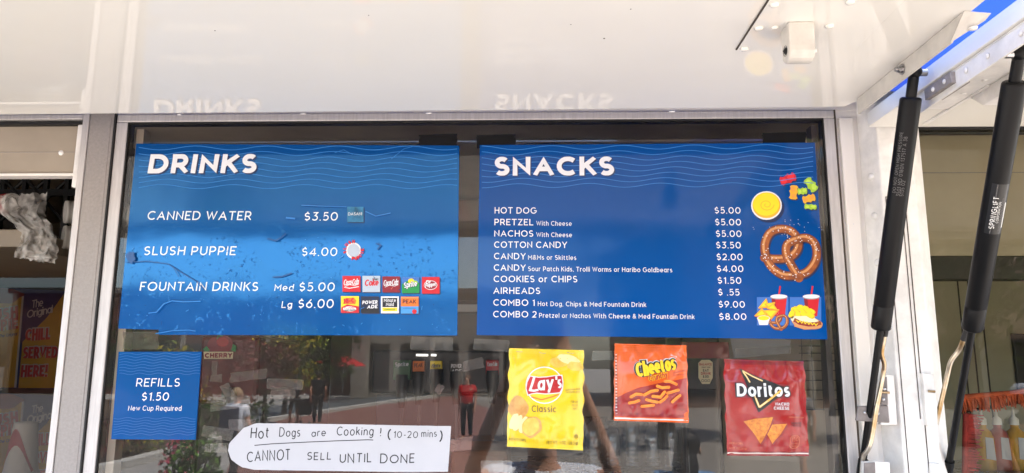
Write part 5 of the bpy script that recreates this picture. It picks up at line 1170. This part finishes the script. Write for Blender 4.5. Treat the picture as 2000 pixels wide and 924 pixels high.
sheetg('brick_walk', [g2(440, 934), g2(470, 838), g2(560, 819), g2(757, 789), g2(880, 774), g2(960, 800), g2(900, 940)], .006, mat('red_brick_paving', (158, 112, 100), .85, rgb2=(130, 90, 82), vscale=9))
r0 = [g2(450, 832), g2(560, 816), g2(757, 786), g2(900, 768), g2(1100, 752), g2(1100, 742), g2(757, 772), g2(560, 790), g2(450, 802)]
sheetg('road', r0, .008, m_asph)
kb = MB()
for a, b_ in zip(r0[0:4], r0[1:5]): d_ = (b_ - a).normalized(); n_ = Vector((-d_.y, d_.x, 0)) * .35; kb.prism([a, b_, b_ + n_, a + n_], (0, 0, .12), m_kerb)
struct('kerb', kb)
sheetg('flower_bed', [g2(120, 905), g2(210, 910), g2(395, 862), g2(470, 815), g2(440, 790), g2(300, 780), g2(120, 780)], .012, m_soil)
kb = MB()
for a, b_ in (((60, 940), (210, 916)), ((210, 916), (400, 866)), ((400, 866), (475, 820))):
    a, b_ = g2(*a), g2(*b_); d_ = (b_ - a).normalized(); n_ = Vector((-d_.y, d_.x, 0)) * .3; kb.prism([a, b_, b_ + n_, a + n_], (0, 0, .14), m_kerb)
struct('kerb', kb)
# buildings across the street
m_stone = mat('pale_stone', (150, 143, 132), .8, var=.1, vscale=2); m_shop = mat('dark_shopfront', (38, 36, 38), .3); m_roof = mat('grey_roof', (96, 92, 90), .8); m_redf = mat('red_canvas', (200, 30, 40), .8); m_brick = mat('red_brick', (104, 64, 52), .85, var=.25, vscale=20); m_winp = mat('dark_pane', (26, 32, 38), .1)
def building(x0, x1, y0, y1, h, m, label, nwin):
    t = thing('shop_building', ((x0 + x1) / 2, y1, 0), label, 'building'); b = MB(); b.box(x0, x1, y0, y1, 0, h, m); b.build('wall', t)
    MB().box(x0 - .3, x1 + .3, y0 - .3, y1 + .3, h, h + .35, m_roof).build('roof', t)
    w_ = (x1 - x0) / nwin
    for i in range(nwin):
        b = MB(); b.box(x0 + i * w_ + .35, x0 + (i + 1) * w_ - .35, y1 + .002, y1 + .08, .5, min(3.2, h - .8), m_shop); f = b.build('window', t)
        MB().box(x0 + i * w_ + .5, x0 + (i + 1) * w_ - .5, y1 + .082, y1 + .09, .65, min(3.05, h - .95), m_winp).build('pane', f)
        if i % 2 == 0 : MB().box(x0 + i * w_ + .05, x0 + i * w_ + .30, y1 + .002, y1 + .25, 0, h, m_stone).build('pilaster', t)
    return t
building(-34, -11.5, -60, -46, 6.4, m_brick, 'low red brick shop building across the road', 8)
building(-10.5, 2, -58, -44, 6.2, m_stone, 'low pale stone shop building across the road', 6)
building(5, 40, -48, -34, 14, mat('tan_brick', (142, 116, 100), .8, var=.15, vscale=6), 'tall brown brick building opposite the snack board', 9)
b = MB(); a = M(705, 700, 42); b.box(a.x - .45, a.x + .45, a.y - .4, a.y + .4, 0, 4.4, m_stone, .03); b.box(a.x - .6, a.x + .6, a.y - .55, a.y + .55, 4.4, 4.8, m_stone, .03); o = b.build('stone_pier'); tag(o, 'square pale stone pier beside the road', 'pier')
for x, l in ((648, 'red patio umbrella left of the stone pier'), (672, 'red patio umbrella nearest the stone pier')):
    a = M(x, 727, 40); t = thing('patio_umbrella', (a.x, a.y, 0), l, 'umbrella', 'red umbrellas across the road'); MB().tube([(a.x, a.y, 0), (a.x, a.y, 2.5)], .03, m_steel, 8).build('pole', t); k = MB(); k.lathe((a.x, a.y, 1.85), [(1.25, 0), (1.22, .05), (.6, .38), (0, .6)], m_redf, 8, smooth=False); k.build('canopy', t)
# trees and shrubs
def leaves(mb, c, rx, ry, rz, n, size, mats, r, hollow=.45):
    for i in range(n):
        while True:
            v = Vector((r.uniform(-1, 1), r.uniform(-1, 1), r.uniform(-1, 1)))
            if hollow < v.length < 1 and noise.noise(v * 2.1 + Vector(c)) > -.22: break
        p = Vector(c) + Vector((v.x * rx, v.y * ry, v.z * rz)); a = Vector((r.gauss(0, 1), r.gauss(0, 1), r.gauss(0, 1))).normalized(); b_ = a.orthogonal().normalized(); cc = a.cross(b_); s_ = size * r.uniform(.6, 1.3)
        mb.add([p - b_ * s_, p + cc * s_ * .5, p + b_ * s_, p - cc * s_ * .5], [(0, 1, 2, 3)], mats[i % len(mats)])
m_bark = mat('bark', (74, 60, 48), .9, var=.3, vscale=10)
fg = [mat('leaf_dark', (40, 58, 28), .85, spec=.15), mat('leaf_mid', (58, 80, 36), .85, spec=.15), mat('leaf_olive', (74, 90, 42), .85, spec=.15)]
fy = [mat('leaf_yellow', (196, 176, 40), .6), mat('leaf_lime', (132, 146, 44), .6), fg[1]]
frd = [mat('leaf_maroon', (86, 34, 30), .6), mat('leaf_wine', (112, 44, 34), .6), fg[0]]
fpk = [mat('flower_pink', (220, 120, 130), .6), mat('flower_rose', (200, 84, 104), .6)]
def tree(x, y, h, rr, pal, n, size, label, grp='trees across the road', name='tree', cat='tree'):
    t = thing(name, (x, y, 0), label, cat, grp); r = random.Random(int(x * 10 + h)); b = MB(); z = h * .42
    b.tube([(x, y, 0), (x + .05, y, z * .5), (x, y, z), (x + .1, y + .05, h * .75)], [h * .03, h * .024, h * .02, h * .006], m_bark, 10)
    for k in range(6):
        a = k * 1.05 + r.random(); b.tube([(x, y, z * .8 + .1 * k), (x + math.cos(a) * rr * .5, y + math.sin(a) * rr * .5, h * .55 + r.random() * h * .2)], [h * .012, h * .004], m_bark, 6)
    b.build('trunk', t); f = MB()
    for k in range(9):
        a = k * 2.4; q = r.uniform(.1, .62); leaves(f, (x + math.cos(a) * rr * q, y + math.sin(a) * rr * q, h * .64 + r.uniform(-.24, .24) * h), rr * .55, rr * .55, h * .17, n // 9, size, pal, r)
    f.build('crown', t); return t
for (px, d_, h, rr, pal, l) in ((560, 27, 3.6, 1.5, fy, 'yellow green tree beside the road in the middle of the reflection'), (640, 38, 4.6, 2.2, fg, 'round green tree in front of the stone shop'), (450, 20, 3.0, 1.5, frd, 'dark red leaved tree behind the flower bed'), (520, 23, 3.0, 1.3, frd, 'small wine red tree right of the dark red one'), (335, 19, 2.7, 1.0, fy, 'small yellow flowering tree above the flower bed'), (270, 24, 3.4, 1.6, fg, 'green tree left of the yellow flowering tree')):
    a = M(px, 710, d_); tree(a.x, a.y, h, rr, pal, 1500, h * .03, l)
for (x, y, h, rr, l) in ((3.2, -17, 7.5, 2.6, 'tall dark tree facing the left half of the snack board'), (6.8, -19, 8.5, 3.0, 'tallest dark tree facing the middle of the snack board'), (10.8, -18, 8.0, 2.8, 'tall dark tree facing the right end of the snack board'), (21, -19, 8.2, 3.0, 'tall dark tree facing the right window')): tree(x, y, h, rr, fg, 2600, .16, l, 'tall trees on the right of the plaza')
def shrub(px, d_, h, rr, pal, n, size, label):
    a = M(px, 710, d_); t = thing('shrub', (a.x, a.y, 0), label, 'shrub', 'shrubs in the flower bed'); r = random.Random(px); b = MB()
    for k in range(7): an = k * .9; b.tube([(a.x, a.y, 0), (a.x + math.cos(an) * rr * .5, a.y + math.sin(an) * rr * .5, h * .75)], [.02, .006], m_bark, 6)
    b.build('stem', t); f = MB(); leaves(f, (a.x, a.y, h * .55), rr, rr, h * .5, n, size, pal, r, .2); f.build('crown', t)
shrub(398, 10.0, .85, .38, [fg[1], fg[2], mat('leaf_bright', (110, 150, 60), .5)], 500, .06, 'bright green shrub beside the kerb')
shrub(362, 10.6, .95, .30, fpk + [fg[1]], 360, .05, 'pink flowering shrub beside the kerb')
shrub(285, 15, .7, .6, fy, 420, .05, 'low yellow flowering shrub in the bed'); shrub(400, 16, 1.3, .8, fg, 500, .07, 'dark green shrub below the wine red trees'); shrub(230, 14, .9, .7, frd, 420, .06, 'low dark red shrub at the left of the bed'); shrub(480, 22, 1.3, 1.0, fg, 400, .08, 'rounded green shrub beside the road')
# ------------------------------------------------------------------ people
m_skin = mat('skin_light', (206, 156, 130), .55, var=.06, vscale=20); m_skin2 = mat('skin_tan', (160, 110, 84), .55)
def cloth(n, c): return mat('cloth_' + n, c, .85, var=.12, vscale=14, bump=.08, bscale=40)
def skin(name, chains, parent, m, loops=1):
    """chains: {joint:(pos, radius)}, edges -> one continuous skinned mesh"""
    J, E_ = chains; me = bpy.data.meshes.new(name); keys = list(J); off = wpos(parent) if parent else Vector()
    me.from_pydata([tuple(Vector(J[k][0]) - off) for k in keys], [(keys.index(a), keys.index(b)) for a, b in E_], []); o = bpy.data.objects.new(name, me); link(o, parent)
    s_ = o.modifiers.new('skin', 'SKIN'); s_.use_smooth_shade = True
    sv = me.skin_vertices[0].data if me.skin_vertices else None
    if sv is None:
        me.skin_vertices if True else None
    o.modifiers.new('sub', 'SUBSURF').levels = loops; o.modifiers['sub'].render_levels = loops
    me.materials.append(m)
    return o, keys, J
def set_radii(o, keys, J, root):
    me = o.data
    if not me.skin_vertices:
        bm = bmesh.new(); bm.from_mesh(me); bm.verts.layers.skin.verify(); bm.to_mesh(me); bm.free()
    for i, k in enumerate(keys):
        r = J[k][1]; r = r if isinstance(r, tuple) else (r, r); me.skin_vertices[0].data[i].radius = r; me.skin_vertices[0].data[i].use_root = (k == root)
def person(x, y, h, face, label, shirt, legs, hair, pose='stand', skin_m=m_skin, extra=None, hairlong=False, grp='people on the plaza'):
    """face: heading in degrees, 0 looks along +Y (towards the trailer)"""
    t = thing('person', (x, y, 0), label, 'person', grp); t.rotation_euler = (0, 0, 0); k = h / 1.75; ca, sa = math.cos(R(face)), math.sin(R(face))
    def w(a, b, c): a, b, c = a * k, b * k, c * k; return Vector((x + a * ca - b * sa, y + a * sa + b * ca, c))
    st = .10 if pose in ('walk', 'push') else 0.
    J = {'pelvis': (w(0, 0, .95), (.15 * k, .11 * k)), 'waist': (w(0, .0, 1.10), (.135 * k, .10 * k)), 'chest': (w(0, .01, 1.30), (.155 * k, .115 * k)), 'nb': (w(0, 0, 1.46), .075 * k), 'neck': (w(0, .01, 1.52), .055 * k), 'head': (w(0, .03, 1.61), (.080 * k, .088 * k)), 'top': (w(0, .02, 1.70), (.070 * k, .080 * k)), 'nose': (w(0, .125, 1.61), .014 * k)}
    E_ = [('pelvis', 'waist'), ('waist', 'chest'), ('chest', 'nb'), ('nb', 'neck'), ('neck', 'head'), ('head', 'top'), ('head', 'nose')]
    for s_, n in ((-1, 'l'), (1, 'r')):
        if pose == 'raise': arm = [(.19, .0, 1.42), (.27, .10, 1.48) if False else (.285, .12, 1.44), (.10, .255, 1.89)]
        elif pose == 'push': arm = [(.19, 0, 1.42), (.23, .05, 1.16), (.17, .30, 1.05)]
        elif pose == 'walk': arm = [(.19, 0, 1.42), (.235, -.06 * s_, 1.15), (.22, .08 - .12 * s_, .92)]
        else: arm = [(.19, 0, 1.42), (.235, -.03, 1.15), (.22, .05, .90)]
        sh, el, wr = [w(a * s_, b, c) for a, b, c in arm]; J['sh' + n] = (sh, .062 * k); J['el' + n] = (el, .038 * k); J['wr' + n] = (wr, .028 * k)
        d_ = (wr - el).normalized(); pm = wr + d_ * .07 * k; J['pa' + n] = (pm, (.036 * k, .018 * k)); E_ += [('chest', 'sh' + n), ('sh' + n, 'el' + n), ('el' + n, 'wr' + n), ('wr' + n, 'pa' + n)]
        side = w(1, 0, 0) - w(0, 0, 0); side = (side - d_ * side.dot(d_)).normalized(); bend = d_.cross(side)
        for i, (o_, L) in enumerate(((-.030, .062), (-.010, .074), (.010, .070), (.030, .054))):
            a = pm + side * o_ * k + d_ * .03 * k; b = a + d_ * L * k * .5 + bend * .008 * k; c = b + d_ * L * .5 * k + bend * .02 * k
            for q, v, r in (('a', a, .0095), ('b', b, .0085), ('c', c, .007)): J['f%s%d%s' % (n, i, q)] = (v, r * k)
            E_ += [('pa' + n, 'f%s%da' % (n, i)), ('f%s%da' % (n, i), 'f%s%db' % (n, i)), ('f%s%db' % (n, i), 'f%s%dc' % (n, i))]
        a = pm - side * .045 * s_ * k - d_ * .01 * k + bend * .012 * k; b = a + d_ * .035 * k - side * .014 * s_ * k; J['t%sa' % n] = (a, .012 * k); J['t%sb' % n] = (b, .009 * k); E_ += [('pa' + n, 't%sa' % n), ('t%sa' % n, 't%sb' % n)]
        hp, kn, an = w(.09 * s_, 0, .90), w(.10 * s_, .03 + st * s_, .50), w(.10 * s_, st * s_ * 1.6 - (.02 if s_ < 0 else 0), .09); J['hp' + n] = (hp, .092 * k); J['kn' + n] = (kn, .060 * k); J['an' + n] = (an, .040 * k); to = w(.11 * s_, st * s_ * 1.6 + .15, .035); J['to' + n] = (to, (.045 * k, .030 * k)); E_ += [('pelvis', 'hp' + n), ('hp' + n, 'kn' + n), ('kn' + n, 'an' + n), ('an' + n, 'to' + n)]
    o, keys, JJ = skin('body', (J, E_), t, skin_m); set_radii(o, keys, JJ, 'pelvis')
    up_ = lambda ks, f: {a: (J[a][0], tuple(q * f + .012 for q in (J[a][1] if isinstance(J[a][1], tuple) else (J[a][1], J[a][1])))) for a in ks}
    T = up_(['pelvis', 'waist', 'chest', 'shl', 'shr', 'nb'], 1.12)
    T['pelvis'] = (w(0, 0, .89), T['pelvis'][1])
    for n in 'lr': T['sl' + n] = (J['sh' + n][0].lerp(J['el' + n][0], .62), .062 * k)
    o, keys, JJ = skin('shirt', (T, [('pelvis', 'waist'), ('waist', 'chest'), ('chest', 'nb'), ('chest', 'shl'), ('chest', 'shr'), ('shl', 'sll'), ('shr', 'slr')]), t, shirt); set_radii(o, keys, JJ, 'pelvis')
    Lg = up_(['pelvis', 'hpl', 'hpr', 'knl', 'knr'], 1.06); Lg['pelvis'] = (w(0, 0, .93), (.155 * k, .118 * k)); ee = [('pelvis', 'hpl'), ('pelvis', 'hpr'), ('hpl', 'knl'), ('hpr', 'knr')]
    if extra != 'shorts':
        for n in 'lr': Lg['an' + n] = (J['an' + n][0].lerp(J['kn' + n][0], .08), .055 * k); ee.append(('kn' + n, 'an' + n))
    o, keys, JJ = skin('shorts' if extra == 'shorts' else 'trousers', (Lg, ee), t, legs); set_radii(o, keys, JJ, 'pelvis')
    for n in 'lr': o, keys, JJ = skin('shoe', ({'a': (J['an' + n][0] - Vector((0, 0, .03 * k)), .05 * k), 'b': (J['to' + n][0], (.052 * k, .036 * k))}, [('a', 'b')]), t, m_dark); set_radii(o, keys, JJ, 'a')
    hb = MB(); hb.ball(w(0, -.012, 1.665), .108 * k, hair, (.92, 1.02, .95), 2, .06); 
    if hairlong: hb.ball(w(0, -.06, 1.53), .095 * k, hair, (.95, .6, 1.5), 2, .1)
    hb.build('hair', t)
    for s_ in (-1, 1): e_ = MB(); e_.ball(w(.030 * s_, .104, 1.635), .012 * k, m_dark, (1, .6, .7), 1); e_.build('eye', t)
    mo = MB(); mo.ball(w(0, .105, 1.565), .020 * k, p_dred, (1, .35, .28), 1); mo.build('mouth', t)
    for s_ in (-1, 1): e_ = MB(); e_.ball(w(.088 * s_, .015, 1.62), .022 * k, skin_m, (.4, .7, 1.1), 1); e_.build('ear', t)
    return t, w
c_white = cloth('white', (226, 228, 236)); c_navy = cloth('navy', (38, 44, 66)); c_black = cloth('black', (26, 26, 28)); c_red = cloth('red', (214, 34, 36)); c_denim = cloth('light_blue', (120, 158, 200)); c_grey = cloth('grey', (120, 120, 124)); c_khaki = cloth('khaki', (150, 134, 108))
h_dark = mat('hair_dark', (34, 26, 22), .6, var=.3, vscale=30); h_blond = mat('hair_blond', (190, 140, 90), .6, var=.3, vscale=30); h_grey = mat('hat_tan', (176, 150, 116), .8)
PH, wph = person(.035, -1.79, 1.86, 0, 'person in a white shirt with both arms raised holding up a phone', c_white, c_navy, h_dark, 'raise')
# the phone the picture is taken with
phn = MB(); cq = CO - fw * .012 - up * .004
phn.prism([cq + rt * a + up * b_ for a, b_ in ((-.080, -.037), (.080, -.037), (.082, -.034), (.082, .034), (.080, .037), (-.080, .037), (-.082, .034), (-.082, -.034))], -fw * .008, m_black)
PHO = phn.build('phone'); tag(PHO, 'black phone held up sideways by the person in the white shirt', 'phone')
def pat(px, d_): a = M(px, 710, d_); return a.x, a.y
x, y = pat(468, 10.4); T2, w2 = person(x, y, 1.60, 200, 'person in a white top and tan hat with a dark backpack', c_white, c_black, h_grey, 'walk')
b = MB(); q = w2(0, -.17, 1.2); b.box(q.x - .14, q.x + .14, q.y - .08, q.y + .08, q.z - .22, q.z + .22, c_navy, .04); bp = b.build('backpack'); tag(bp, 'dark backpack worn by the person in the tan hat', 'backpack')
x, y = pat(580, 23.0); person(x, y, 1.62, 150, 'person in black shorts and black shirt pushing a stroller on the plaza', c_black, c_black, h_dark, 'push', extra='shorts', skin_m=m_skin2)
x, y = pat(625, 22.6); T4, w4 = person(x, y, 1.74, 170, 'person all in black standing beside the stroller', c_black, c_black, h_dark, 'walk')
sx, sy = pat(602, 22.8); ST = thing('stroller', (sx, sy, 0), 'black folding stroller between the two people in black', 'stroller'); b = MB(); b.box(sx - .2, sx + .2, sy - .05, sy + .12, .35, .85, c_black, .03); b.build('seat', ST); b = MB(); b.tube([(sx - .2, sy - .3, .1), (sx - .2, sy + .35, 1.02), (sx + .2, sy + .35, 1.02), (sx + .2, sy - .3, .1)], .014, m_steel, 8); b.build('frame', ST)
for dx_, dy_ in ((-.22, -.3), (.22, -.3), (-.22, .25), (.22, .25)): b = MB(); b.lathe((sx + dx_ - .015, sy + dy_, .09), [(0, 0), (.09, 0), (.09, .03), (0, .03)], m_gask, 14, (1, 0, 0)); b.build('wheel', ST)
x, y = pat(913, 18.5); person(x, y, 1.70, 10, 'person in a bright red shirt standing on the plaza', c_red, c_black, mat('hair_brown', (104, 70, 48), .6, var=.3, vscale=30), 'stand')
x, y = pat(1335, 3.2); person(x, y, 1.60, 200, 'person in a light blue shirt with long dark hair near the window', c_denim, c_denim, h_dark, 'stand', hairlong=True)
x, y = pat(1560, 11.5); person(x, y, 1.70, 60, 'person with long blond hair and bare legs walking past', c_grey, c_khaki, h_blond, 'walk', extra='shorts', hairlong=True)
x, y = pat(1992, 6.0); T8, w8 = person(x, y, 1.80, -20, 'person in a white cap and grey shirt at the right of the plaza', c_grey, c_khaki, h_dark, 'stand')
b = MB(); q = w8(0, 0, 1.70); b.lathe(q, [(.112, -.02), (.11, .03), (.07, .075), (0, .085)], c_white, 16); b.box(q.x - .07, q.x + .07, q.y + .09, q.y + .2, q.z - .02, q.z - .008, c_white); o = b.build('cap'); tag(o, 'white peaked cap on the person at the right', 'cap')
